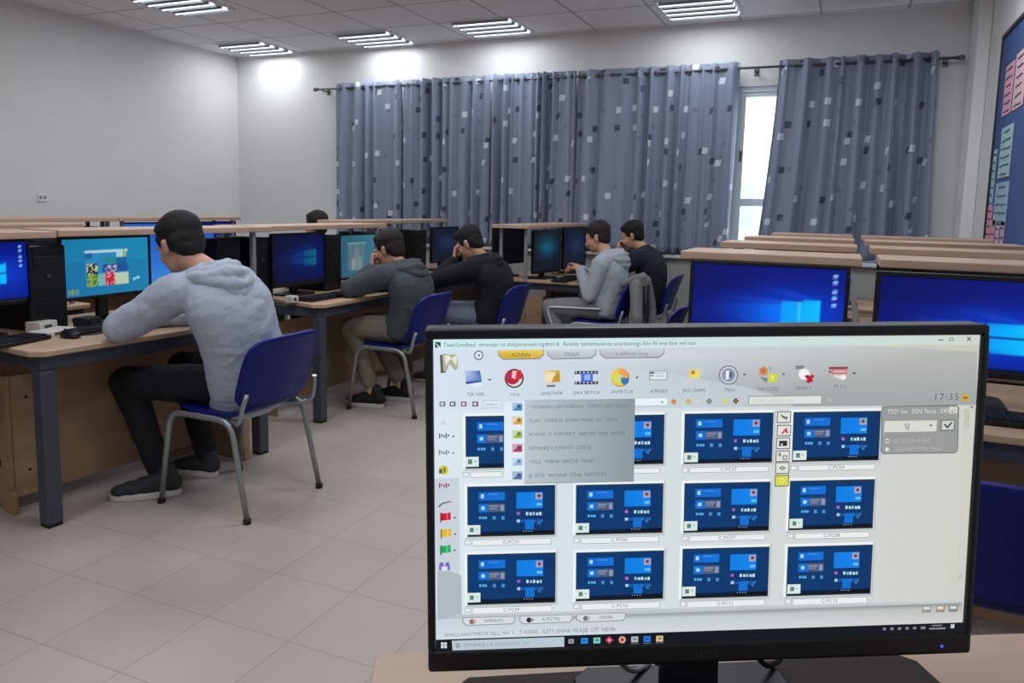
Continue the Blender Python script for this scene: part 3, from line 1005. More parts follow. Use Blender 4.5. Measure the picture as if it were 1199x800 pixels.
def chair(label, loc, rot):
    """faces local +Y"""
    t = thing('plastic_chair', label, 'chair', loc, rot, 'blue plastic chairs with grey metal legs')
    def seat(u, v):
        x, y = superell(u, v)
        z = .445 + .012 * x * x - .012 * math.exp(-((y + .2) / .5) ** 2) - .02 * max(0, y - .6) ** 2 * 6 + .05 * max(0, -y - .7) ** 2 * 8
        return (.215 * x, .20 * y, z)
    obj('seat', shell(seat, 16, 16, .012), MT['navy'], t)
    def back(u, v):
        x, y = superell(u, v, 5)
        h = (y + 1) / 2
        w = .236 - .010 * h
        return (w * x, -.235 - .075 * h - .02 * h * h + .055 * x * x - .0 * h, .480 + .305 * h - .012 * abs(x) ** 3)
    b = shell(back, 18, 14, .012)
    obj('backrest', b, MT['navy'], t)
    for s in (-1, 1):
        bm = bmesh.new()
        add_tube(bm, arc([(s * .235, .25, .012), (s * .225, .19, .425), (s * .225, -.16, .425), (s * .235, -.25, .012)], .07, 6), .0135, 10, flat=.8)
        lf = obj('leg_frame', bm, MT['chrome'], t)
        for yy in (.25, -.25):
            bm = bmesh.new(); add_cyl(bm, (s * .235, yy, .010), .017, .02, 'Z', 12); obj('foot_cap', bm, MT['rubber'], lf)
        bm = bmesh.new()
        add_tube(bm, arc([(s * .16, .02, .418), (s * .19, -.14, .412), (s * .232, -.215, .42), (s * .228, -.232, .50), (s * .215, -.245, .55)], .05, 5), .0105, 8)
        obj('back_support', bm, MT['chrome'], t)
    bm = bmesh.new()
    for yy in (.10, -.10):
        add_tube(bm, [(-.225, yy, .418), (.225, yy, .418)], .010, 8)
    obj('crossbar', bm, MT['chrome'], t)
    return t


ch = chair('blue plastic chair under the grey hooded person nearest the camera', (-2.46, 2.617, 0), HP - .02)
for x, y, r, lb in ((-2.66, 4.31, HP, 'blue plastic chair under the dark green hooded person'),
                    (-2.43, 5.16, HP, 'blue plastic chair under the near-black hooded person'),
                    (-1.79, 6.02, HP, 'blue plastic chair with a grey jacket over its back'),
                    (-1.58, 6.68, HP, 'blue plastic chair under the person in navy top by the curtains'),
                    (-1.14, 4.58, HP, 'empty blue plastic chair partly hidden left of the bright blue monitor'),
                    (.42, 2.16, .0, 'empty blue plastic chair beside the right wall, behind the big front screen'),
                    (-4.22, 5.5, HP, 'blue plastic chair under the person behind the far shelf')):
    dup(ch, (x, y, 0), r, lb)

# ------------------------------------------------------------------ people
def V(*a):
    return Vector(a)


def cap(bm, p0, p1, r0, r1=None, n=14):
    """tapered capsule"""
    p0, p1 = Vector(p0), Vector(p1)
    r1 = r0 if r1 is None else r1
    d = (p1 - p0)
    L = d.length
    if L < 1e-5:
        add_ell(bm, p0, (r0, r0, r0)); return
    d.normalize()
    pts, rs = [], []
    for a in (80, 55, 30, 0):
        a = math.radians(a); pts.append(p0 - d * r0 * math.sin(a)); rs.append(r0 * math.cos(a))
    for a in (0, 30, 55, 80):
        a = math.radians(a); pts.append(p1 + d * r1 * math.sin(a)); rs.append(r1 * math.cos(a))
    add_tube(bm, pts, rs, n)


def chain(bm, pts, rs):
    for i in range(len(pts) - 1):
        cap(bm, pts[i], pts[i + 1], rs[i], rs[i + 1])


def frame(f, up):
    f = Vector(f).normalized(); up = Vector(up)
    x = f.cross(up).normalized(); z = x.cross(f)
    return Matrix((x, f, z)).transposed()


def sculpt(name, bm, m, parent, voxel=.008, smooth=3, disp=0, dsize=.08):
    o = obj(name, bm, m, parent)
    r = o.modifiers.new('r', 'REMESH'); r.mode = 'VOXEL'; r.voxel_size = voxel; r.use_smooth_shade = True
    if smooth:
        s = o.modifiers.new('s', 'SMOOTH'); s.factor = .5; s.iterations = smooth
    if disp:
        tx = bpy.data.textures.new(name, 'CLOUDS'); tx.noise_scale = dsize; tx.noise_depth = 2
        d = o.modifiers.new('d', 'DISPLACE'); d.texture = tx; d.strength = disp; d.mid_level = .5; d.texture_coords = 'LOCAL'
    return o


def head_prims(bm, c, R, s=1.0):
    P = lambda x, y, z: c + R @ (V(x, y, z) * s)
    E = lambda q, r: add_ell(bm, P(*q), [k * s for k in r], R, 20)
    E((0, -.012, .035), (.076, .096, .085)); E((0, .028, -.03), (.062, .066, .088)); E((0, .033, -.072), (.051, .054, .040)); E((0, .070, -.098), (.022, .018, .018))
    cap(bm, P(0, .088, 0), P(0, .108, -.034), .009 * s, .013 * s); cap(bm, P(-.012, .096, -.038), P(.012, .096, -.038), .008 * s)
    cap(bm, P(-.038, .080, .020), P(.038, .080, .020), .012 * s)
    E((-.034, .062, -.03), (.024, .024, .026)); E((.034, .062, -.03), (.024, .024, .026))
    cap(bm, P(-.020, .086, -.062), P(.020, .086, -.062), .0068 * s); cap(bm, P(-.016, .086, -.074), P(.016, .086, -.074), .0068 * s)
    for k in (-1, 1):
        E((k * .074, -.006, -.010), (.012, .019, .030)); E((k * .082, -.012, .004), (.008, .016, .018))
    return P


def hair_prims(bm, c, R, s=1.0, long=0):
    P = lambda x, y, z: c + R @ (V(x, y, z) * s)
    E = lambda q, r: add_ell(bm, P(*q), [k * s for k in r], R, 20)
    E((0, -.024, .056), (.087, .102, .083)); E((0, .024, .088), (.068, .058, .034)); E((0, -.045, .015), (.080, .070, .075)); E((0, -.056, -.022), (.067, .048, .060 + long))
    for k in (-1, 1):
        E((k * .069, .012, .030), (.015, .030, .034)); E((k * .060, -.046, .0), (.022, .036, .048))


def hand_prims(bm, w, d, nrm, curl, side, s=1.0):
    """w wrist, d direction of the fingers, nrm back of the hand, side +1: thumb on +(d x nrm)"""
    d = Vector(d).normalized(); nrm = Vector(nrm); nrm = (nrm - d * nrm.dot(d)).normalized(); x = d.cross(nrm) * side
    P = lambda a, b, c: w + (x * a + d * b + nrm * c) * s
    for a in (-.026, -.009, .009, .026):
        cap(bm, P(a * .7, .012, 0), P(a, .078, 0), .014 * s, .0125 * s, 10)
    for k, (a, ln) in enumerate(((.030, .070), (.010, .080), (-.011, .074), (-.030, .058))):
        p = P(a, .086, 0); ang = 0; q = p
        for j, fr_ in enumerate((.45, .3, .25)):
            ang += curl * (1, 1.2, .8)[j] * (1 + .08 * k)
            dd = (d * math.cos(ang) - nrm * math.sin(ang))
            q = p + dd * ln * fr_ * s
            cap(bm, p, q, (.0088 - .0009 * j) * s, (.0080 - .0009 * j) * s, 10); p = q
    a = P(.024, .018, -.004); b = P(.052, .045, -.012); c2 = P(.056, .076, -.022 - .02 * min(1, curl)); e = P(.048, .100, -.030 - .03 * min(1, curl))
    cap(bm, a, b, .014 * s, .011 * s, 10); cap(bm, b, c2, .0105 * s, .0095 * s, 10); cap(bm, c2, e, .0092 * s, .0078 * s, 10)


def shoe(parent, heel, toe, m, solem, label=None, s=1.0):
    heel, toe = Vector(heel), Vector(toe)
    d = toe - heel; L = d.length; d.normalize(); x = V(-d.y, d.x, 0).normalized(); z = V(0, 0, 1)
    P = lambda a, b, c: heel + x * a + d * (b * L) + z * c
    bm = bmesh.new()
    R = Matrix((x, d, z)).transposed()
    for b, c, r in ((.14, .062, (.040, .048, .045)), (.32, .066, (.041, .064, .048)), (.50, .056, (.044, .064, .042)), (.68, .048, (.047, .058, .034)), (.84, .042, (.044, .046, .027))):
        add_ell(bm, P(0, b, c), r, R)
    cap(bm, P(0, .17, .07), P(0, .20, .115), .040, .042)
    for i in range(4):
        cap(bm, P(-.018, .42 + .07 * i, .088 - .009 * i), P(.018, .42 + .07 * i, .088 - .009 * i), .0045, n=8)
    sh = sculpt('shoe', bm, m, parent, .006, 2)
    bm = bmesh.new()
    pl = []
    for k in range(28):
        t = 2 * PI * k / 28
        b = .5 + .5 * math.cos(t); wd = .038 + .009 * b
        q = P(wd * math.sin(t) * (abs(math.sin(t)) ** -.25 if abs(math.sin(t)) > .01 else 1), b, 0)
        pl.append((q.x, q.y))
    add_prism(bm, pl, heel.z, heel.z + .03, bev=.006)
    obj('sole', bm, solem, sh)
    return sh


def person(label, loc, rot, p, s=1.0):
    """p: dict of joints in a frame whose +Y is the way the seat faces"""
    g = lambda k: V(*p[k])
    hip, mid, neck, hc = g('hip'), g('mid'), g('neck'), g('head')
    R = frame(p['face'], (0, 0, 1) if 'hup' not in p else p['hup'])
    hs = p.get('hs', 1.0)
    bm = bmesh.new()
    P = head_prims(bm, hc, R, hs)
    cap(bm, P(0, -.02, -.07), neck + V(0, 0, .0), .052 * hs, .056)
    N = 7
    bez = lambda t: (1 - t) ** 2 * hip + 2 * t * (1 - t) * mid + t * t * neck
    shl, shr = g('shL'), g('shR')
    sx = (shr - shl).normalized()
    for i in range(N):
        t = i / (N - 1) * .93
        tn = (bez(t + .05) - bez(t - .05)).normalized()
        xx = (sx - tn * sx.dot(tn)).normalized(); yy = tn.cross(xx)
        Rm = Matrix((xx, yy, tn)).transposed()
        w_ = (.150, .138, .132, .142, .155, .155, .10)[i]; dd = (.105, .098, .095, .10, .105, .09, .065)[i]
        add_ell(bm, bez(t), (w_, dd, .075), Rm)
    cap(bm, shl, shr, .050)
    for sd in 'LR':
        k = -1 if sd == 'L' else 1
        a, b, c = g('sh' + sd), g('el' + sd), g('wr' + sd)
        chain(bm, [a, b, c], [.048, .038, .026])
        hand_prims(bm, c, p['hd' + sd], p['hn' + sd], p.get('cu' + sd, .35), k * (1), hs)
        kn, an = g('kn' + sd), g('an' + sd)
        hj = hip + sx * k * .09 - V(0, 0, .01)
        chain(bm, [hj, kn, an], [.075, .052, .036])
        toe, heel = V(*p['toe' + sd]), V(*p['heel' + sd])
        cap(bm, an, V(heel.x, heel.y, .05) * .6 + V(toe.x, toe.y, .05) * .4, .034, .030); cap(bm, V(heel.x, heel.y, .05) * .6 + V(toe.x, toe.y, .05) * .4, V(heel.x, heel.y, .045) * .3 + V(toe.x, toe.y, .045) * .7, .026, .018)
    root = sculpt('person', bm, MT['skin'], None, .0055, 1)
    root.location = loc; root.rotation_euler = (0, 0, rot)
    tag(root, label, 'person')
    # eyes
    for k in (-1, 1):
        bm = bmesh.new(); add_ell(bm, P(k * .031, .0845, .002), (.0105 * hs, .0085 * hs, .0055 * hs), R, 12); e = obj('eye', bm, MT['eye'], root)
        bm = bmesh.new(); add_ell(bm, P(k * .031, .0925, .002), (.005 * hs, .003 * hs, .005 * hs), R, 10); obj('iris', bm, MT['hair'], e)
    # hair with eyebrows
    bm = bmesh.new(); hair_prims(bm, hc, R, hs, p.get('long', 0))
    for k in (-1, 1):
        cap(bm, P(k * .014, .093, .024), P(k * .042, .082, .026), .0045 * hs, .004 * hs, 8)
    sculpt('hair', bm, p['hairm'], root, .005, 4, .005, .03)
    # trousers
    bm = bmesh.new()
    tr = p.get('tr', 1.0)
    add_ell(bm, hip + V(0, -.0, -.015), (.160 * tr, .130, .100))
    for sd in 'LR':
        k = -1 if sd == 'L' else 1
        hj = hip + sx * k * .082 - V(0, 0, .015)
        kn, an = g('kn' + sd), g('an' + sd)
        m1 = hj.lerp(kn, .5) + V(0, 0, .002); m2 = kn.lerp(an, .45) + (V(0, -.012, 0))
        an2 = an + (kn - an).normalized() * p.get('hem', .02)
        chain(bm, [hj, m1, kn, m2, an2], [.092 * tr, .090 * tr, .072 * tr, .064 * tr, .052 * tr])
    tro = sculpt('trousers', bm, p['trm'], root, .008, 4, .010, .07)
    if p.get('stripe'):
        for sd in 'LR':
            k = -1 if sd == 'L' else 1
            hj = hip + sx * k * .095; kn, an = g('kn' + sd), g('an' + sd)
            o_ = sx * k
            bm = bmesh.new(); add_tube(bm, arc([hj + o_ * .098 * tr, kn + o_ * .070 * tr + V(0, 0, .01), an + o_ * .056 * tr + V(0, 0, .04)], .05), .016, 8, flat=.5)
            obj('side_stripe', bm, MT['stripe'], tro)
    # top with sleeves
    bm = bmesh.new()
    fat = p.get('fat', 1.0)
    NT = 30
    ws = (.188, .190, .188, .184, .184, .188, .196, .200, .190, .150, .100); ds = (.150, .148, .142, .136, .134, .136, .138, .134, .118, .096, .075)
    itp = lambda a, t: a[min(9, int(t * 10))] * (1 - (t * 10 - min(9, int(t * 10)))) + a[min(9, int(t * 10)) + 1] * (t * 10 - min(9, int(t * 10)))
    for i in range(NT):
        t = i / (NT - 1) * (.97 + p.get('low', .05)) - .02 - p.get('low', .05)
        tn = (bez(t + .05) - bez(t - .05)).normalized()
        xx = (sx - tn * sx.dot(tn)).normalized(); yy = tn.cross(xx)
        Rm = Matrix((xx, yy, tn)).transposed()
        w_ = itp(ws, i / (NT - 1)) * fat
        dd = itp(ds, i / (NT - 1)) * fat
        add_ell(bm, bez(t), (w_, dd, .055), Rm, 24)
    chain(bm, [shl, neck + V(0, -.02, -.03), shr], [.078, .085, .078])
    cr = p.get('cuff', .034)
    for sd in 'LR':
        a, b, c = g('sh' + sd), g('el' + sd), g('wr' + sd)
        b2 = b + (b - (a + c) / 2).normalized() * .004
        m1 = a.lerp(b, .5) + V(0, 0, -.006); m2 = b.lerp(c, .5)
        c2 = b.lerp(c, p.get('slv', .97))
        chain(bm, [a, m1, b2, m2, c2], [.084 * fat, .075 * fat, .066 * fat, .058 * fat, cr + .010])
        # folds at the elbow and along the upper arm
        ax = (b - a).normalized(); n1 = ax.cross((c - b).normalized()); n1 = n1.normalized() if n1.length > .01 else V(0, 0, 1); n2 = ax.cross(n1)
        for q, (t, rr_) in enumerate(((.55, .070), (.72, .066), (.86, .064))):
            cc = a.lerp(b, t)
            ring = [cc + (n1 * math.cos(w2) + n2 * math.sin(w2)) * (rr_ - .004) * fat + ax * .018 * math.sin(w2 * 1 + q) for w2 in [q + .4 * j for j in range(9)]]
            add_tube(bm, ring, [.004, .006, .008, .009, .009, .009, .008, .006, .004], 8)
    # side and back folds on the torso
    for q, (t0, a0, a1, dz) in enumerate(((.12, -2.5, -1.0, .10), (.22, 3.5, 4.6, .09), (.36, -2.95, -1.9, -.06))):
        ring = []
        for j in range(10):
            w2 = a0 + (a1 - a0) * j / 9; t = t0 + dz * j / 9 * 1.6
            tn = (bez(t + .05) - bez(t - .05)).normalized(); xx = (sx - tn * sx.dot(tn)).normalized(); yy = tn.cross(xx)
            ring.append(bez(t) + xx * math.cos(w2) * .178 * fat + yy * math.sin(w2) * .128 * fat)
        add_tube(bm, ring, [.003, .006, .008, .010, .011, .011, .010, .008, .006, .003], 8)
    top = sculpt(p.get('topname', 'hooded_top'), bm, p['topm'], root, .0075, 7, p.get('wr', .014), .07)
    if p.get('hood', True):
        bm = bmesh.new()
        b_ = V(0, -1, 0)
        hb = p.get('hb', 1.0)
        c0 = neck + V(0, -.01, .0)
        fwd = V(-sx.y, sx.x, 0)
        bk = p.get('back', .13)
        for q, (w0, dy, dz, r) in enumerate(((.095, .085, .045, .026), (.118, .125, .030, .032), (.135, .160, .0, .036), (.130, .185, -.045, .036), (.105, .190, -.090, .032), (.070, .180, -.125, .026))):
            pts = []
            for j in range(11):
                w2 = PI * (j / 10)
                sn = math.sin(w2)
                pts.append(c0 + (sx * (-w0 * math.cos(w2)) - fwd * (dy * (bk / .13) * sn ** .8 - .055 * (1 - sn))) * hb + V(0, 0, (dz * sn + .004 - .020 * (1 - sn)) * hb + .005 * math.sin(3 * w2 + 2 * q)))
            add_tube(bm, pts, [r * .6 * hb] + [r * hb * (.9 + .12 * math.sin(1.7 * j + 1.3 * q)) for j in range(9)] + [r * .6 * hb], 12)
        sculpt('hood', bm, p['topm'], top, .006, 2, .012, .045)
    # shoes
    for sd in 'LR':
        shoe(root, p['heel' + sd], p['toe' + sd], p.get('shm', MT['shoe']), MT['sole'])
    return root


base = dict(hip=(0, -.03, .545), mid=(0, -.10, .83), neck=(0, .12, 1.02), head=(0, .20, 1.16), face=(0, .8, -.5), shL=(-.165, .085, .955), shR=(.165, .085, .955),
            elL=(-.24, .36, .80), elR=(.24, .36, .80), wrL=(-.06, .52, .785), wrR=(.08, .52, .785), hdL=(.8, .5, 0), hdR=(-.8, .5, 0), hnL=(0, 0, 1), hnR=(0, 0, 1),
            knL=(-.13, .42, .53), knR=(.13, .42, .53), anL=(-.13, .34, .10), anR=(.13, .36, .10), heelL=(-.13, .29, 0), heelR=(.13, .31, 0), toeL=(-.15, .56, 0), toeR=(.16, .58, 0))


def pose(**k):
    d = dict(base); d.update(k); return d


person('person in light grey hooded top and black trousers leaning on the nearest desk', (-2.46, 2.617, 0), HP, pose(
    hip=(.025, -.03, .55), mid=(-.07, -.07, .88), neck=(-.085, .085, 1.035), head=(-.12, .215, 1.150), face=(.10, .86, -.42), hs=1.06, low=.10,
    shL=(-.235, .12, .955), shR=(.115, .10, .965), elL=(-.325, .35, .800), wrL=(-.12, .50, .790), elR=(.18, .42, .80), wrR=(-.02, .53, .790),
    hdL=(.9, .1, 0), hdR=(-.9, .2, 0), knL=(-.19, .50, .515), anL=(-.155, .34, .10), heelL=(-.115, .255, 0), toeL=(-.315, .475, 0),
    knR=(.10, .46, .54), anR=(.115, .33, .10), heelR=(.12, .27, 0), toeR=(.09, .53, 0),
    topm=MT['grey_hoodie'], trm=MT['black_trouser'], hairm=MT['hair'], fat=1.07, hb=.94))
person('person in dark green hooded top, head propped on a fist, beige trousers', (-2.66, 4.31, 0), HP, pose(
    hip=(0, -.05, .545), mid=(0, -.15, .79), neck=(-.01, .0, .94), head=(-.01, .085, 1.05), face=(.05, .86, -.36),
    shL=(-.17, .02, .89), shR=(.16, .02, .89), elL=(-.21, .25, .795), wrL=(-.10, .155, .925), hdL=(.3, .10, 1), hnL=(-.3, 1, 0), cuL=1.0,
    elR=(.24, .26, .795), wrR=(.03, .31, .790), hdR=(-.95, .05, 0), knL=(-.14, .30, .53), anL=(-.12, .14, .10), heelL=(-.11, .06, 0), toeL=(-.15, .32, 0), knR=(.13, .34, .52), anR=(.12, .06, .10), heelR=(.13, -.01, 0), toeR=(.10, .25, 0),
    topm=MT['green_hoodie'], trm=MT['khaki'], hairm=MT['hair_b'], shm=MT['shoe_black'], hem=.07, hb=.9))
person('person in near-black hooded top with both hands up at the face', (-2.40, 5.14, 0), HP, pose(
    hip=(0, -.03, .545), mid=(0, -.10, .82), neck=(-.03, .05, .955), head=(-.06, .145, 1.07), face=(-.05, .8, -.5),
    shL=(-.17, .06, .895), shR=(.15, .06, .895), elL=(-.20, .34, .80), wrL=(-.10, .245, .945), hdL=(.2, -.05, 1), hnL=(-.2, 1, 0), cuL=.7,
    elR=(.14, .36, .80), wrR=(.00, .27, .95), hdR=(-.2, -.05, 1), hnR=(.2, 1, 0), cuR=.7, topm=MT['dark_hoodie'], trm=MT['denim'], hairm=MT['hair'], hb=.8))
person('person in pale grey hooded top and white-striped trousers at the desk under the curtains', (-1.76, 6.02, 0), HP, pose(
    hip=(0, -.02, .55), mid=(0, -.11, .82), neck=(-.0, .0, .975), head=(.02, .085, 1.115), face=(-.02, .9, -.30),
    shL=(-.165, -.01, .905), shR=(.165, -.01, .905), elL=(-.19, .075, .66), wrL=(-.12, .175, .845), hdL=(.4, .6, .45), hnL=(0, -.3, 1), cuL=.5, elR=(.19, .14, .74), wrR=(.04, .22, .84), hdR=(-.4, .7, .2), cuR=.5, fat=.93, knL=(-.14, .43, .53), anL=(-.13, .30, .10), heelL=(-.13, .22, 0), toeL=(-.14, .48, 0), knR=(.12, .43, .53), anR=(.12, .30, .10), heelR=(.12, .22, 0), toeR=(.13, .48, 0),
    topm=MT['pale_hoodie'], trm=MT['grey_trouser'], stripe=True, hairm=MT['hair_b'], hb=.9))
person('person in navy top beside the pale hooded one, hands near the chin', (-1.58, 6.68, 0), HP, pose(
    hip=(0, -.02, .55), mid=(0, -.10, .83), neck=(-.0, .03, .99), head=(.0, .14, 1.115), face=(-.10, .9, -.36),
    shL=(-.165, .03, .925), shR=(.165, .03, .925), elL=(-.21, .27, .80), wrL=(-.12, .235, .97), hdL=(.5, .05, .8), hnL=(-.2, 1, .2), cuL=.8, elR=(.2, .29, .80), wrR=(.05, .255, .96), hdR=(-.5, .05, .8), hnR=(.2, 1, .2), cuR=.8,
    topm=MT['dark_shirt'], trm=MT['black_trouser'], hairm=MT['hair'], topname='long_sleeved_top', hood=False))
person('person behind the far shelf, only the top of a dark-haired head seen', (-4.22, 5.5, 0), HP, pose(
    hip=(0, -.03, .55), mid=(0, -.10, .84), neck=(0, .03, .99), head=(.0, .05, 1.145), face=(0, .95, -.1), topm=MT['dark_shirt'], trm=MT['black_trouser'], hairm=MT['hair_b']))

# jacket over a chair back
t = thing('jacket', 'grey jacket hanging over the chair back behind the pale hooded person', 'jacket', (-1.79 + .285, 6.02, .40), HP)
bm = bmesh.new()
for k in range(7):
    x = -.20 + .066 * k
    chain(bm, [V(x * .8, -.03, .40), V(x * .95, -.045 - .008 * (k % 2), .20), V(x * 1.05, -.035 + .01 * (k % 2), -.02 - .03 * (k % 3))], [.028, .036, .030])
    cap(bm, V(x * .85, -.02, .41), V(x * .9, .05, .36), .026)
sculpt('jacket_body', bm, MT['jacket'], t, .008, 3, .012, .05)
for s_ in (-1, 1):
    bm = bmesh.new(); chain(bm, [V(s_ * .17, -.04, .36), V(s_ * .24, -.08, .12), V(s_ * .20, -.09, -.10)], [.050, .045, .038])
    sculpt('sleeve', bm, MT['jacket'], t, .008, 3, .010, .05)
bm = bmesh.new(); add_tube(bm, [(-.05, -.082, .34), (-.03, -.088, .15), (-.06, -.078, -.04)], .012, 8, flat=.6); add_tube(bm, [(.09, -.084, .34), (.08, -.09, .1), (.03, -.08, -.12)], .012, 8, flat=.6); obj('jacket_trim', bm, MT['jacket_dark'], t)

# ------------------------------------------------------------------ front desk, riser, big monitor
t = thing('front_desk', 'pale front desk below the big monitor at the bottom right of the photo', 'desk', (-.52, .825, 0), math.atan2(.479, .878))
bm = bmesh.new(); add_box(bm, (-.025, -.58, .712), (1.30, .015, .738), .004); obj('desk_top', bm, MT['teach'], t)
bm = bmesh.new(); add_box(bm, (.02, -.55, .02), (.045, -.03, .712), .003); add_box(bm, (1.24, -.55, .02), (1.265, -.03, .712), .003); add_box(bm, (.045, -.07, .30), (1.24, -.052, .712), .003); obj('desk_panels', bm, MT['teach'], t)
CX, CY, CZ = V(.89040515, .45476154, .01925129), V(-.45426444, .89050568, -.02536643), V(-.02867906, .01384122, .99949284)
mc = V(-.11326735, .81166227, 1.04298545)
az = math.atan2(.45476, .8904)
t = thing('monitor_riser', 'dark brown low riser tray under the big front monitor', 'riser', (-.144, .938, .739), math.atan2(.31, .524))
bm = bmesh.new(); add_prism(bm, [(-.305, -.30), (.305, -.30), (.305, -.02), (.285, 0), (-.285, 0), (-.305, -.02)], .012, .030, bev=.004); obj('riser_top', bm, MT['riser'], t)
for s_ in (-.28, .26):
    bm = bmesh.new(); add_box(bm, (s_, -.29, 0), (s_ + .02, -.02, .012)); obj('riser_foot', bm, MT['black_matt'], t)

t = bpy.data.objects.new('computer_monitor', None); COL.objects.link(t)
tag(t, 'big black front monitor showing a classroom control program with twelve small blue screens', 'monitor')
mm = Matrix((CX, CY, CZ)).transposed().to_4x4(); mm.translation = mc; t.matrix_world = mm
W2, H2 = .6062 / 2, .3726 / 2
SX, SZ0, SZ1 = .2945, -.1618, .1747
bm = bmesh.new()
add_box(bm, (-W2, -.006, SZ1), (W2, .030, H2), .004, seg=3); add_box(bm, (-W2, -.006, -H2), (W2, .030, SZ0), .004, seg=3)
add_box(bm, (-W2, -.006, SZ0 - .002), (-SX, .030, SZ1 + .002), .003); add_box(bm, (SX, -.006, SZ0 - .002), (W2, .030, SZ1 + .002), .003)
add_box(bm, (-W2 + .003, .004, -H2 + .003), (W2 - .003, .034, H2 - .003), .008)
obj('bezel', bm, MT['black'], t)
bm = bmesh.new(); add_box(bm, (-.22, .03, -.12), (.22, .062, .12), .02, seg=3)
for k in range(14):
    add_box(bm, (-.16, .0618, .04 + .005 * k), (.16, .063, .042 + .005 * k))
obj('rear_cover', bm, MT['black'], t)
bm = bmesh.new(); add_box(bm, (-.035, .045, -.272), (.035, .068, -.05), .008); obj('stand', bm, MT['black'], t)
bm = bmesh.new(); add_prism(bm, [(-.13, -.07), (-.11, -.09), (.11, -.09), (.13, -.07), (.13, .10), (.11, .12), (-.11, .12), (-.13, .10)], -.2735, -.262, bev=.003); obj('base', bm, MT['black'], t)
for s_, w_ in ((-.10, -.06), (-.075, .0), (.07, .11)):
    bm = bmesh.new(); add_tube(bm, arc([(s_, .050, -.17), (s_ + .01, .07, -.215), (w_, .09, -.255), (w_ + .03, .12, -.262)], .04), .0035, 7); obj('cable', bm, MT['black_matt'] if w_ > -.05 else MT['post'], t)
bm = bmesh.new(); add_cyl(bm, (.268, -.0062, -.1755), .0016, .001, 'Y', 12); obj('power_light', bm, MT['led'], t)


def text_mesh(s, size, align='LEFT', spacing=1.0):
    cu = bpy.data.curves.new('t', 'FONT'); cu.body = s; cu.size = size; cu.align_x = align; cu.space_character = spacing; cu.resolution_u = 2
    o = bpy.data.objects.new('t', cu); COL.objects.link(o)
    bpy.context.view_layer.update()
    me = bpy.data.meshes.new_from_object(o)
    bpy.data.objects.remove(o); bpy.data.curves.remove(cu)
    return me


bm = bmesh.new()
me = text_mesh('KLITZ', .0098, 'CENTER', 1.1)
tb = bmesh.new(); tb.from_mesh(me)
merge(bm, tb, Matrix.Translation((.0, -.0068, -.1785)) @ Matrix.Rotation(PI / 2, 4, 'X'))
obj('logo', bm, MT['badge'], t)

# the program shown on the screen: flat shapes in layers, all one screen surface
HM = [0.00083407772, 2.2184102e-05, -0.70487007, -1.8550774e-05, -0.00084410055, 0.50676579, -6.5821739e-05, -0.00010087057]
def pt(x, y):
    w_ = HM[6] * x + HM[7] * y + 1
    return (HM[0] * x + HM[1] * y + HM[2]) / w_, (HM[3] * x + HM[4] * y + HM[5]) / w_
ui = bmesh.new(); UL = ui.verts.layers.float_color.new('shown')
LAY = [0]
def depth():
    LAY[0] += 1
    return -.0008 - LAY[0] * .0000045
def poly(ps, c, raw=False, smooth=None):
    y = depth(); vs = []
    for i, q in enumerate(ps):
        a = q if raw else pt(*q)
        a = (max(-SX, min(SX, a[0])), max(SZ0, min(SZ1, a[1])))
        v = ui.verts.new((a[0], y, a[1])); cc = c[i] if isinstance(c[0], (tuple, list)) else c
        v[UL] = (*lin(cc), 1); vs.append(v)
    try:
        ui.faces.new(vs)
    except ValueError:
        pass
def rect(x0, y0, x1, y1, c):
    a, b = pt(x0, y0), pt(x1, y1)
    if isinstance(c[0], (tuple, list)):  # left, right
        c = [c[0], c[1], c[1], c[0]]
    poly([(a[0], a[1]), (b[0], a[1]), (b[0], b[1]), (a[0], b[1])], c, True)
def disc(x, y, r, c, n=14, sy=1.0):
    poly([(x + r * math.cos(2 * PI * k / n), y + sy * r * math.sin(2 * PI * k / n)) for k in range(n)], c)
def txt(s, x, y, px, c, al='LEFT', sp=1.0):
    me = text_mesh(s, px * 1.35, al, sp); yy = depth()
    a, b = pt(x, y), pt(x + 10, y); k = math.hypot(b[0] - a[0], b[1] - a[1]) / 10
    vm = [ui.verts.new((a[0] + v.co.x * k, yy, a[1] + v.co.y * k)) for v in me.vertices]
    for v in vm: v[UL] = (*lin(c), 1)
    for f in me.polygons:
        try: ui.faces.new([vm[i] for i in f.vertices])
        except ValueError: pass
    bpy.data.meshes.remove(me)
# page and bars: panel's viewing-angle falloff painted in, cool white left, warmer grey right
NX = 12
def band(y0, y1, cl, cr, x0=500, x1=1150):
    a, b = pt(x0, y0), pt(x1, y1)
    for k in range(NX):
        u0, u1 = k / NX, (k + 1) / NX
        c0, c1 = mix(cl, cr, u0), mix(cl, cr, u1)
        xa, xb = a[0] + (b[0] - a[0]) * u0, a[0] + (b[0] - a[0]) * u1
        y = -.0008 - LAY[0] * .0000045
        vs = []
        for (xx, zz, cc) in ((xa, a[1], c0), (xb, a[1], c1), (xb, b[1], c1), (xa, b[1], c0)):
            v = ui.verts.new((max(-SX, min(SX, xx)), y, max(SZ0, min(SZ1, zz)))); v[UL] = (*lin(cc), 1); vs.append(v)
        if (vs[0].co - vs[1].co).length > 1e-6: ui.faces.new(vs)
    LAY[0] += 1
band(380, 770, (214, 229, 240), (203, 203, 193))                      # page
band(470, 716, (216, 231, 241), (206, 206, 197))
a0 = pt(509, 397.9)
poly([(506, 384), (1160, 380), (1160, 403), (820, 405.5), (506, 410)], [(206, 236, 240), (204, 214, 206), (204, 214, 206), (200, 230, 228), (206, 236, 240)])   # title bar
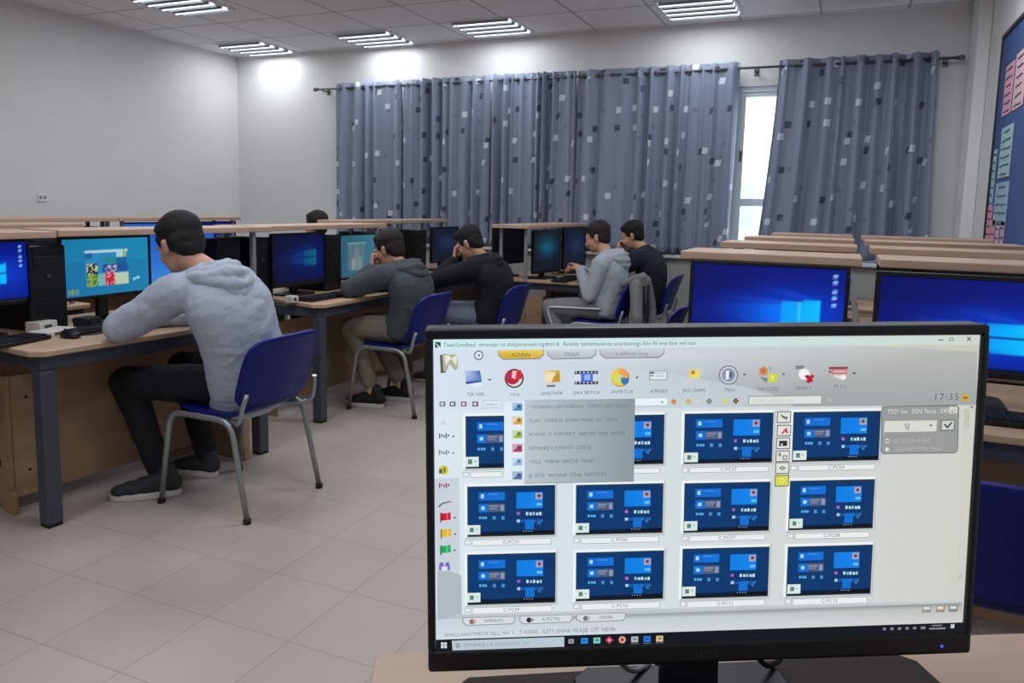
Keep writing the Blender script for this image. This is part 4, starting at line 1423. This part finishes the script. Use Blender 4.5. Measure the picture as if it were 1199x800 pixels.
# toolbar with the swoosh
poly([(506, 409.5), (1144, 404.5), (1142, 474), (506, 480)], [(214, 226, 240), (184, 190, 186), (170, 176, 174), (212, 228, 240)])
poly([(640, 409), (1144, 405), (1143, 474), (930, 476), (905, 462), (872, 453), (840, 447), (800, 440), (740, 431), (690, 424), (640, 421)],
     [(214, 220, 228), (182, 186, 180), (160, 166, 166), (160, 166, 168), (168, 174, 176), (176, 182, 184), (182, 188, 192), (190, 196, 202), (200, 208, 216), (208, 216, 226), (214, 222, 234)])
poly([(1000, 405), (1144, 404.5), (1144, 412), (1070, 408)], (200, 200, 188))
txt("Teen'Lindbad  mmvojn na dokjnneneet-ngdmn 6  Anvide tanter", 519, 406.2, 5.2, (92, 112, 116), sp=1.0)
txt("ouvires avsrtionngs linv N vne line vnl nse", 696, 404.8, 5.2, (100, 116, 112), sp=1.0)
rect(509.5, 400.5, 516, 407, (40, 72, 72)); poly([(510, 401), (516, 407), (513, 407)], (210, 230, 230))
rect(1098, 397.5, 1104, 398.6, (90, 95, 92)); rect(1111, 395, 1116, 399.3, (150, 152, 146)); rect(1112, 396, 1115, 398.5, (200, 206, 198))
poly([(1131, 394.6), (1133, 394.6), (1137, 399), (1135, 399)], (110, 112, 108)); poly([(1135, 394.6), (1137, 394.6), (1133, 399), (1131, 399)], (110, 112, 108))
# logo letter block
poly([(515, 416), (522, 414), (522, 436), (516, 437)], (92, 96, 78)); poly([(518, 415), (536, 415), (536, 432), (532, 433), (526, 426), (525, 432), (519, 435)], (176, 178, 150))
poly([(520, 416), (526, 416), (534, 428), (536, 415), (528, 420), (522, 428)], (228, 230, 214)); poly([(525, 427), (533, 434), (525, 434)], (216, 230, 240))
disc(560.5, 416, 5.6, (90, 100, 110)); disc(560.5, 416, 4.3, (224, 232, 238)); poly([(559, 415), (562.6, 415), (560.8, 418)], (90, 100, 110))
def tab(x0, x1, y, c, c2, s):
    poly([(x0, y), (x1, y - .8), (x1, y + 5.5), (x1 - 6, y + 10.3), (x0 + 6, y + 11), (x0, y + 6)], (130, 138, 146))
    poly([(x0 + .8, y), (x1 - .8, y - .8), (x1 - .8, y + 5), (x1 - 6.5, y + 9), (x0 + 6.5, y + 9.8), (x0 + .8, y + 5.4)], [c, c, c2, c2, c2, c2])
    txt(s, (x0 + x1) / 2, y + 7.2, 4.4, (100, 92, 60) if c[2] < 140 else (112, 120, 128), 'CENTER', 1.1)
tab(583, 637, 410.3, (236, 206, 96), (214, 176, 60), 'KLNNN')
tab(640.5, 698, 409.8, (206, 212, 218), (186, 192, 200), '77h5l9')
tab(702, 777.5, 408.8, (206, 212, 216), (184, 190, 196), 'x nMtcnn nnty')
# toolbar icons and names
lab = [(557, 463.5, 'TJR NIX'), (603, 463, 'ntt.p'), (646.5, 462.3, 'DNJTNEK'), (687, 461.5, 'SAA SKTCH'), (728.5, 460.5, 'SNYKTCK'), (771, 460, 'A7M3E7'), (812, 459, 'SKC D0MS'), (854, 457.8, '7tpcr'), (899, 457.2, 'CR1C22D'), (941, 456.2, 'D7K17'), (983, 454.5, '79 3 1')]
for x, y, s in lab:
    txt(s, x, y, 4.2, (96, 104, 112), 'CENTER', 1.05)
# monitor icon
poly([(544, 434), (562, 434), (564, 446), (546, 448)], [(190, 210, 240), (60, 90, 170), (70, 110, 190), (130, 160, 214)]); poly([(548, 450), (560, 447), (566, 452), (556, 454)], (226, 232, 238))
poly([(545, 447), (564, 445), (564, 447), (546, 450)], (60, 90, 160))
disc(602, 443, 11.4, (66, 60, 66)); disc(602, 443, 9.6, (214, 214, 220)); disc(600, 441.5, 8.6, (188, 30, 56)); poly([(600, 434), (610, 433), (612, 443), (602, 446)], (206, 50, 60)); poly([(594, 436), (600, 436), (600, 445), (592, 444)], (170, 50, 90)); poly([(600, 434), (605, 434), (603, 444), (599, 442)], (240, 190, 190))
poly([(637, 434), (655, 433.5), (656, 447), (639, 449)], [(236, 214, 150), (206, 160, 40), (190, 150, 50), (240, 224, 180)]); poly([(639, 436), (650, 436), (648, 446), (640, 447)], (246, 222, 180)); poly([(648, 441), (655, 436), (655, 445), (646, 448)], (190, 150, 40)); rect(640, 450.5, 650, 453, (120, 126, 134))
rect(672.5, 434.5, 700, 437.8, (44, 50, 60)); rect(672.5, 446.5, 700, 449.8, (44, 50, 60)); rect(680, 437, 694, 447, (80, 110, 220)); rect(684, 438.5, 691, 445, (150, 180, 250)); rect(694, 438, 698, 446.5, (206, 216, 226)); rect(674, 438, 680, 446.5, (214, 224, 236))
for k in range(6): rect(673.5 + 4.5 * k, 435.4, 675.5 + 4.5 * k, 436.8, (214, 222, 230)); rect(673.5 + 4.5 * k, 447.4, 675.5 + 4.5 * k, 448.8, (214, 222, 230))
disc(726, 442, 11, (206, 150, 30)); disc(725, 441.6, 9.8, (240, 204, 64)); disc(729, 437, 5.5, (240, 160, 90)); disc(724, 443, 5.5, (200, 220, 120)); poly([(727, 442), (736, 442), (736, 448), (731, 451), (727, 448)], (60, 120, 180))
poly([(743.5, 441), (747.5, 441), (745.5, 443.6)], (90, 96, 100)); poly([(571, 443.5), (575.6, 443.5), (573.3, 446)], (80, 90, 96))
rect(760, 434, 781, 445, (150, 158, 170)); rect(761, 435, 780, 444, (222, 228, 238)); rect(761, 435.5, 766, 437.5, (80, 90, 110)); rect(761, 439, 765, 440.4, (120, 130, 150)); rect(767, 436.5, 777, 437.2, (160, 168, 180)); rect(767, 440, 777, 440.7, (160, 168, 180))
disc(818, 435, 4.8, (206, 206, 200)); rect(807, 433, 817, 442, (236, 214, 90)); disc(811, 436, 2.4, (200, 120, 60)); poly([(800, 446), (806, 444), (811, 447), (808, 451)], (206, 206, 204)); rect(812, 438, 819, 443, (228, 222, 110))
disc(852.5, 439, 11.5, (120, 126, 140)); disc(852.5, 439, 10, (206, 210, 214)); disc(852.5, 439, 8, (140, 148, 168)); rect(849.5, 434, 853, 444, (232, 236, 240)); rect(853.5, 436, 857, 442, (90, 100, 130))
poly([(869, 437.4), (873.4, 437.4), (871.2, 440)], (80, 84, 88))
poly([(888, 432), (894, 428.5), (899, 432), (898, 439), (889, 439)], (216, 144, 96)); disc(893, 434, 3, (200, 110, 60)); poly([(899, 429), (903, 430), (902, 435)], (110, 170, 200)); rect(899.5, 437.5, 909, 447.5, (206, 216, 60)); poly([(889, 441), (898, 443), (897, 448)], (120, 126, 136)); rect(903, 439, 905, 444, (236, 240, 150))
poly([(915, 437), (919, 437), (917, 439.3)], (80, 84, 88))
rect(931, 428, 941, 432, (130, 132, 136)); disc(941, 438, 6.6, (238, 238, 236)); poly([(941, 440), (946, 438.5), (952, 446), (948, 448)], (176, 20, 50)); poly([(943, 447), (950, 438), (953, 440), (946, 449)], (186, 24, 54))
rect(970, 429.5, 992, 432.2, (150, 60, 80)); rect(973, 433, 991, 438, (206, 120, 130)); rect(975, 434.5, 989, 435.5, (236, 214, 216)); poly([(974, 439), (990, 439), (990, 443), (986, 445), (976, 441)], (224, 214, 214)); disc(987, 441.5, 2.8, (244, 242, 238)); rect(970, 434, 972.4, 436.4, (150, 60, 80))
poly([(997, 436), (1002, 436), (999.5, 438.6)], (80, 84, 80))
txt('17:35', 1092, 468.5, 8.2, (96, 98, 98), sp=1.25); rect(1125.5, 461.5, 1133.5, 469.5, (206, 164, 60)); rect(1127, 464.5, 1132, 467, (150, 110, 50))
# second tool row
for x, c in ((518, (110, 110, 116)), (530, (96, 100, 110)), (543, (150, 80, 100)), (556.5, (110, 70, 84))):
    rect(x - 3.4, 470, x + 3.4, 475.6, c); rect(x - 2, 471.2, x + 1.4, 474.3, (212, 216, 224))
rect(566, 469, 585, 477.5, (170, 178, 186)); rect(566.6, 469.6, 585, 476.9, (226, 236, 244)); txt('SMA3 :', 568.5, 475.6, 4.2, (150, 160, 170))
rect(740, 466, 782, 474.6, (188, 196, 202)); rect(740, 466.6, 781, 474, (232, 242, 246)); poly([(773, 470), (777, 470), (775, 472)], (110, 116, 120))
for x, c in ((788.5, (200, 120, 50)), (805.5, (200, 170, 70)), (817.5, (204, 210, 208)), (830, (110, 116, 112)), (849, (206, 206, 90)), (861, (90, 50, 50))):
    y = 470.2 - .012 * (x - 788); poly([(x - 3.6, y), (x, y - 3.6), (x + 3.6, y), (x, y + 3.6)], c); disc(x, y, 1.3, mix(c, (240, 220, 160), .5), 8)
rect(876, 463.5, 961, 473, (150, 154, 154)); rect(877, 464.5, 960.5, 472.2, (220, 224, 220)); txt('rCnAn  nSnesnr snnl', 880, 471.2, 4.4, (188, 192, 190)); disc(970.5, 468, 1.8, (224, 224, 218)); disc(970.5, 468, 1, (120, 122, 120))
# left tool strip
poly([(509, 560), (537.5, 559), (538.5, 664), (537, 672), (525, 668), (511.5, 668)], [(200, 208, 218)] * 6)
poly([(512, 668), (525, 668), (540, 673), (541, 724), (512, 726)], (176, 184, 194))
def flag(x, y, c):
    poly([(x - 5, y - 5), (x - 3.6, y - 5), (x - 3.6, y + 6.5), (x - 5, y + 6.5)], mix(c, (20, 20, 20), .5)); poly([(x - 3.6, y - 4.4), (x + 2, y - 4.6), (x + 7, y - 5.6), (x + 7.5, y + 3), (x + 2, y + 3.8), (x - 3.6, y + 4.2)], c); poly([(x + 2, y - 4.6), (x + 4, y - 5), (x + 4, y + 3.4), (x + 2, y + 3.8)], mix(c, (255, 255, 255), .3)); poly([(x + 10, y), (x + 13.6, y), (x + 11.8, y + 2.4)], (80, 86, 90))
flag(520.5, 605, (206, 24, 48)); flag(521, 624, (226, 184, 40)); flag(520.5, 643, (30, 170, 96))
poly([(515, 497), (519, 490), (523, 496)], (204, 212, 220))
for y, c, d_ in ((510, (96, 100, 110), 1), (529.5, (120, 124, 130), 1), (568, (150, 60, 90), 0)):
    for k in range(5): rect(514 + 2.6 * k, y - 3 + (k * 7) % 3, 515.6 + 2.6 * k, y + 3 - (k * 5) % 3, c)
    if d_: poly([(529, y), (532.6, y), (530.8, y + 2.2)], (80, 86, 90))
disc(519.5, 550, 5.6, (206, 200, 60)); rect(514, 549, 518, 554, (96, 90, 50)); rect(519.5, 547, 521.5, 553, (96, 90, 50))
poly([(513, 592), (518, 588), (528, 586), (528, 587.4), (519, 589.6), (514, 594)], (110, 114, 116)); rect(522, 589, 528, 592, (206, 208, 206))
for dx in (-3.4, 3.4): disc(520.5 + dx, 660, 2.4, (110, 100, 190)); rect(517.5 + dx, 661.5, 523.5 + dx, 667, (120, 110, 200))
rect(517, 663, 524, 667.5, (226, 226, 244))
# the twelve small screens
def thumb(x0, y0, x1, y1, k):
    rect(x0 - 2.2, y0 - 2.0, x1 + 2.2, y1 + 2.2, (186, 192, 194)); rect(x0 - 3.2, y0 - 3, x1 + .4, y1 + .4, (236, 242, 244)); rect(x0, y0, x1, y1, (52, 62, 60))
    q = lambda u, v: (x0 + (x1 - x0) * u, y0 + (y1 - y0) * v)
    def r(u0, v0, u1, v1, c): rect(*q(u0, v0), *q(u1, v1), c)
    r(.01, .02, .99, .97, ((6, 58, 112), (6, 52, 104))); r(.01, .94, .99, .975, (8, 14, 26)); r(.14, .94, .6, .96, (4, 30, 66))
    r(.13, .12, .43, .28, ((12, 104, 204), (16, 112, 216))); r(.155, .16, .19, .24, (170, 214, 246)); r(.24, .15, .36, .17, (60, 140, 226))
    r(.13, .36, .43, .52, (74, 92, 128)); r(.13, .36, .235, .53, (12, 112, 212)); r(.16, .41, .20, .48, (170, 214, 250)); r(.25, .39, .36, .42, (130, 140, 160)); r(.25, .44, .34, .47, (120, 132, 156)); r(.38, .38, .42, .50, (140, 150, 180))
    for u in (.135, .17, .20): r(u, .62, u + .025, .67, (90, 170, 230))
    for u in (.29, .39): r(u, .61, u + .035, .68, (70, 140, 206))
    r(.56, .12, .86, .44, ((8, 124, 226), (14, 132, 232))); r(.78, .13, .855, .26, (176, 160, 176)); disc(*q(.818, .19), (x1 - x0) * .02, (110, 54, 76), 8); r(.79, .34, .85, .39, (110, 190, 246))
    disc(*q(.582, .555), (x1 - x0) * .02, (190, 100, 190) if k % 2 else (160, 90, 200), 8)
    for j, u in enumerate((.67, .71, .745, .785, .82)): r(u, .525 + .01 * (j % 2), u + .025, .59, (190, 224, 250) if (j + k) % 3 else (140, 200, 190))
    r(.565, .68, .60, .74, (170, 200, 230)); r(.60, .68, .86, .73, (24, 84, 160)); r(.66, .68, .76, .88, (14, 112, 208))
    for j in range(5): r(.76 + .02 * j, .69 + .02 * ((j * 3) % 4), .772 + .02 * j, .73 + .02 * ((j * 5) % 4), (60, 130, 190))
    for j in range(4): r(.64 + .03 * j, .91, .65 + .03 * j, .93, (150, 170, 190))
    rect(*q(-.005, .80), *q(.15, .99), (216, 232, 226)); r(.03, .85, .075, .94, (90, 130, 120)); r(.10, .87, .12, .90, (150, 180, 170))
    # caption field
    cy0, cy1 = y1 + 6 , y1 + 11.5
    sl = 0
    rect(x0 - 3, cy0, x0 + 4, cy1, (150, 156, 158)); rect(x0 - 2.4, cy0 + .6, x0 + 3.4, cy1 - .6, (230, 236, 238))
    rect(x0 + 5.5, cy0 - .3, x1 - 4, cy1 - .9, (156, 162, 162)); rect(x0 + 6.1, cy0 + .3, x1 - 4.6, cy1 - 1.5, (232, 238, 238))
    txt('C-PC%02d' % (k + 1), (x0 + x1) / 2, cy1 - 1.7, 4.2, (96, 104, 108), 'CENTER', 1.05)
TH = [(545, 487, 648.5, 546.5), (673, 486.5, 776.5, 543), (801, 484, 903, 541), (928, 482, 1027.5, 538.5), (547, 569, 649.5, 625.5), (674, 567, 775, 623), (800.5, 565, 899, 620.5), (923.5, 562, 1020, 617.5),
      (547, 648, 650, 704), (674, 645.5, 775.5, 699.5), (798, 641, 897.5, 696.5), (920.5, 638.5, 1017, 693.5)]
for k, q in enumerate(TH): thumb(*q, k)
# little buttons between two thumbnails
for k, (x, y) in enumerate(((916, 487.5), (916, 503.2), (915, 518), (914.5, 533), (914, 546.8), (913.5, 561.5))):
    rect(x - 8, y - 6.6, x + 8, y + 6.4, (70, 76, 78)); rect(x - 7.1, y - 5.7, x + 7.1, y + 5.5, (224, 224, 216) if k < 5 else (214, 216, 80))
    if k == 0: poly([(x - 5, y - 4), (x + 4, y + 1), (x - 1, y + 1)], (70, 74, 76)); disc(x + 2.5, y + 1, 2, (110, 114, 114), 8)
    if k == 1: poly([(x - 4, y + 4), (x + 3, y - 4), (x + 5, y + 3), (x + 2.6, y + 3), (x + 2, y + .6), (x - 2, y + 4)], (190, 60, 90))
    if k == 2: rect(x - 4.5, y - 3, x + 4.5, y + 3, (40, 44, 50)); rect(x - 2.5, y, x - .5, y + 3, (200, 200, 190))
    if k == 3: rect(x - 5, y - 4, x - 2, y, (130, 134, 132)); rect(x, y - 1, x + 5, y + 4, (90, 94, 92)); rect(x + 1, y, x + 4, y + 3, (224, 224, 216))
    if k == 4: poly([(x - 4, y), (x, y - 2.6), (x + 4, y), (x, y + 2.6)], (90, 94, 92)); disc(x, y, 1.3, (220, 220, 210), 8)
    if k == 5: disc(x, y, 3.2, (240, 236, 120), 10); disc(x, y, 1.6, (206, 206, 60), 8)
# grey box at the right
poly([(1031, 474.5), (1117, 473), (1120, 476), (1118.6, 526), (1115, 529.5), (1031, 530.5), (1028.6, 527), (1029.5, 477)], (108, 112, 112)); poly([(1031.5, 475.6), (1116.6, 474.2), (1119, 477), (1117.6, 525.6), (1114.5, 528.5), (1031.6, 529.5), (1029.7, 526.5), (1030.5, 477.6)], (150, 154, 152))
txt('75S* kx  3SN 9nrx  S4Nx', 1036, 483.6, 5.6, (216, 218, 214)); rect(1108.5, 475.5, 1117.5, 483, (214, 214, 206)); txt('x?', 1110, 482.4, 5, (110, 114, 112))
rect(1033, 492, 1093.5, 504, (214, 216, 208)); txt('SJ', 1056, 501, 6.5, (100, 104, 104)); poly([(1085, 496), (1089, 496), (1087, 498.6)], (90, 94, 94))
rect(1099, 490.5, 1114.5, 503, (84, 88, 88)); rect(1100, 491.5, 1113.6, 502, (206, 208, 200)); poly([(1102, 496), (1104, 495), (1106, 498), (1111, 492.6), (1112.4, 493.6), (1106.4, 500.8)], (60, 64, 64))
disc(1036.5, 515, 2.6, (220, 220, 214)); rect(1034.5, 514.4, 1038.6, 515.6, (90, 94, 94)); disc(1036, 525, 2.4, (220, 220, 214)); txt('SJL JZJCK JUKK', 1044, 517, 4.8, (180, 184, 180)); txt('HAKKAYYTRCYKH', 1044, 527.2, 4.8, (180, 184, 180))
# scroll bar
poly([(1126, 478), (1132.5, 478), (1124, 676), (1118, 676)], (194, 194, 184)); poly([(1125.5, 500), (1131.5, 500), (1124.5, 670), (1118.6, 670)], (206, 206, 196)); disc(1134.5, 475.5, 1.6, (130, 134, 128), 6)
# drop-down menu
rect(590, 469, 614.5, 560, (222, 236, 246)); rect(614, 467.6, 741, 562.5, (140, 150, 156)); rect(614, 468, 740.6, 561.6, ((186, 197, 206), (136, 150, 158)))
for k, (s, x1) in enumerate((('* N3N6NN_NNTKBKNN  TDRNF NNCTRNN', 0), ("'S.pbC  DNNLN  ISTRN MNNJ  SAT 4TNG", 0), ('N WG5  D 9GPNKKT  N6ETRR DNK  SNGN', 0), ("N'KNNPJ V JCNNTD  GTRGJ", 0), ("'*TCJ-  TRBNR NNCJ B  TRND", 0), ('JE OTD  WCNNR  (TNK  INM TSTG', 0))):
    y = 475.5 + 16.0 * k
    txt(s, 619, y + 2, 4.3, mix((112, 124, 134), (100, 112, 120), k / 5))
    c = ((70, 130, 190), (220, 160, 60), (160, 180, 60), (170, 60, 90), (150, 180, 220), (90, 110, 170))[k]
    rect(599.5, y - 5, 610.5, y + 4.5, mix(c, (236, 244, 250), .55)); poly([(600, y + 4), (604, y), (607, y + 1), (611, y - 5), (611, y + 4)], c); disc(607, y - 1, 2.2, mix(c, (40, 60, 120), .5), 8)
# bottom bars
poly([(511, 722), (538, 717), (1120, 700), (1124, 700), (1124, 711), (800, 716), (530, 722), (511, 727)], [(150, 160, 168)] + [(200, 208, 212)] * 3 + [(176, 180, 180)] * 3 + [(160, 170, 178)])
poly([(511, 722.5), (1124, 703.5), (1124, 726.5), (511.5, 746.5)], [(196, 208, 220), (180, 182, 178), (206, 208, 204), (212, 222, 230)])
poly([(640, 720), (1122, 704), (1122, 709), (640, 724.5)], [(150, 158, 164), (142, 145, 143), (184, 188, 184), (184, 192, 198)])
def btab(x0, x1, y, s, c):
    sl = -.03 * (x1 - x0)
    poly([(x0, y), (x1, y + sl), (x1, y + sl + 5), (x1 - 3, y + sl + 9.3), (x0 + 5, y + 9.6), (x0, y + 6)], (140, 146, 150)); poly([(x0 + 1, y + .6), (x1 - 1, y + sl + .6), (x1 - 1, y + sl + 4.6), (x1 - 3.6, y + sl + 8.3), (x0 + 5.4, y + 8.6), (x0 + 1, y + 5.4)], (214, 220, 222))
    txt(s, (x0 + x1) / 2 + 6, y + 6 + sl / 2, 4.2, (112, 118, 122), 'CENTER'); disc(x0 + 11, y + 4.6, 3.2, c, 8); disc(x0 + 14.5, y + 4.4, 2, mix(c, (230, 230, 230), .5), 8)
btab(541.5, 603, 721, 'XMNNO-', (150, 110, 90)); btab(608, 670, 719, 'K-PCTN.', (40, 44, 56)); btab(674, 732, 717, '30A9B-', (110, 116, 124))
for x, c in ((1082, (150, 150, 146)), (1098, (170, 140, 110)), (1113, (130, 134, 132))):
    y = 711.5 - .03 * (x - 1082); rect(x - 5, y - 4, x + 5, y + 3.4, c); rect(x - 3.5, y - 3, x + 3.5, y, (220, 220, 214))
txt('SNKLLAANTMETR FELL AN T', 520.5, 743, 4.7, (130, 138, 146)); txt('T-4330S   S3T1 SNHA MLKJB, OT  ND9k', 607, 740, 4.9, (120, 128, 136))
poly([(508, 746.6), (900, 733.8), (1127, 726.3), (1127, 745), (508, 765)], (14, 20, 28))
poly([(529, 747.6), (660, 743.2), (660, 755), (530, 759.5)], (184, 200, 210)); txt('C  OPNNNJ s K:SNFNNGT SKl', 534, 755.5, 4.8, (140, 154, 164)); rect(533.5, 750.4, 538.5, 756, (150, 162, 172))
for dx in (0, 3.7):
    for dy in (0, 3.7): rect(516.5 + dx, 749.5 + dy, 519.6 + dx, 752.6 + dy, (206, 214, 220))
for k, (x, c) in enumerate(((668, (160, 160, 166)), (683.5, (40, 140, 230)), (698, (130, 200, 190)), (712.5, (200, 60, 90)), (727.5, (226, 150, 140)), (742, (180, 184, 190)), (756.5, (30, 120, 214)), (771, (220, 190, 130)))):
    y = 748.2 - .032 * (x - 668) * .9
    if k == 3: poly([(x - 4.6, y), (x, y - 4.6), (x + 4.6, y), (x, y + 4.6)], c); disc(x, y, 1.6, (236, 170, 190), 8)
    elif k == 4: disc(x, y, 4.2, c); disc(x, y, 1.8, (90, 60, 60), 8)
    elif k == 0: rect(x - 3, y - 2.4, x + 3, y + 2.6, c); rect(x - 1, y - 1, x + 1, y + 1, (60, 64, 70))
    else: rect(x - 4, y - 3.2, x + 4, y + 3.2, c); rect(x - 2, y - 1.4, x + 2.4, y + .8, mix(c, (20, 40, 60), .4))
    if k > 4: rect(x - 4.6, y + 4.6, x + 4.6, y + 5.3, (90, 110, 130))
for k in range(6): rect(1031 + 8.8 * k, 732.6 - .27 * k, 1034.5 + 8.8 * k + (2 if k == 5 else 0), 735.4 - .27 * k, (130, 134, 138))
rect(1085, 732.8, 1104, 734, (140, 144, 146)); rect(1088, 729.4, 1100, 730.4, (130, 134, 136)); rect(1110, 728.5, 1114, 733, (200, 204, 204))
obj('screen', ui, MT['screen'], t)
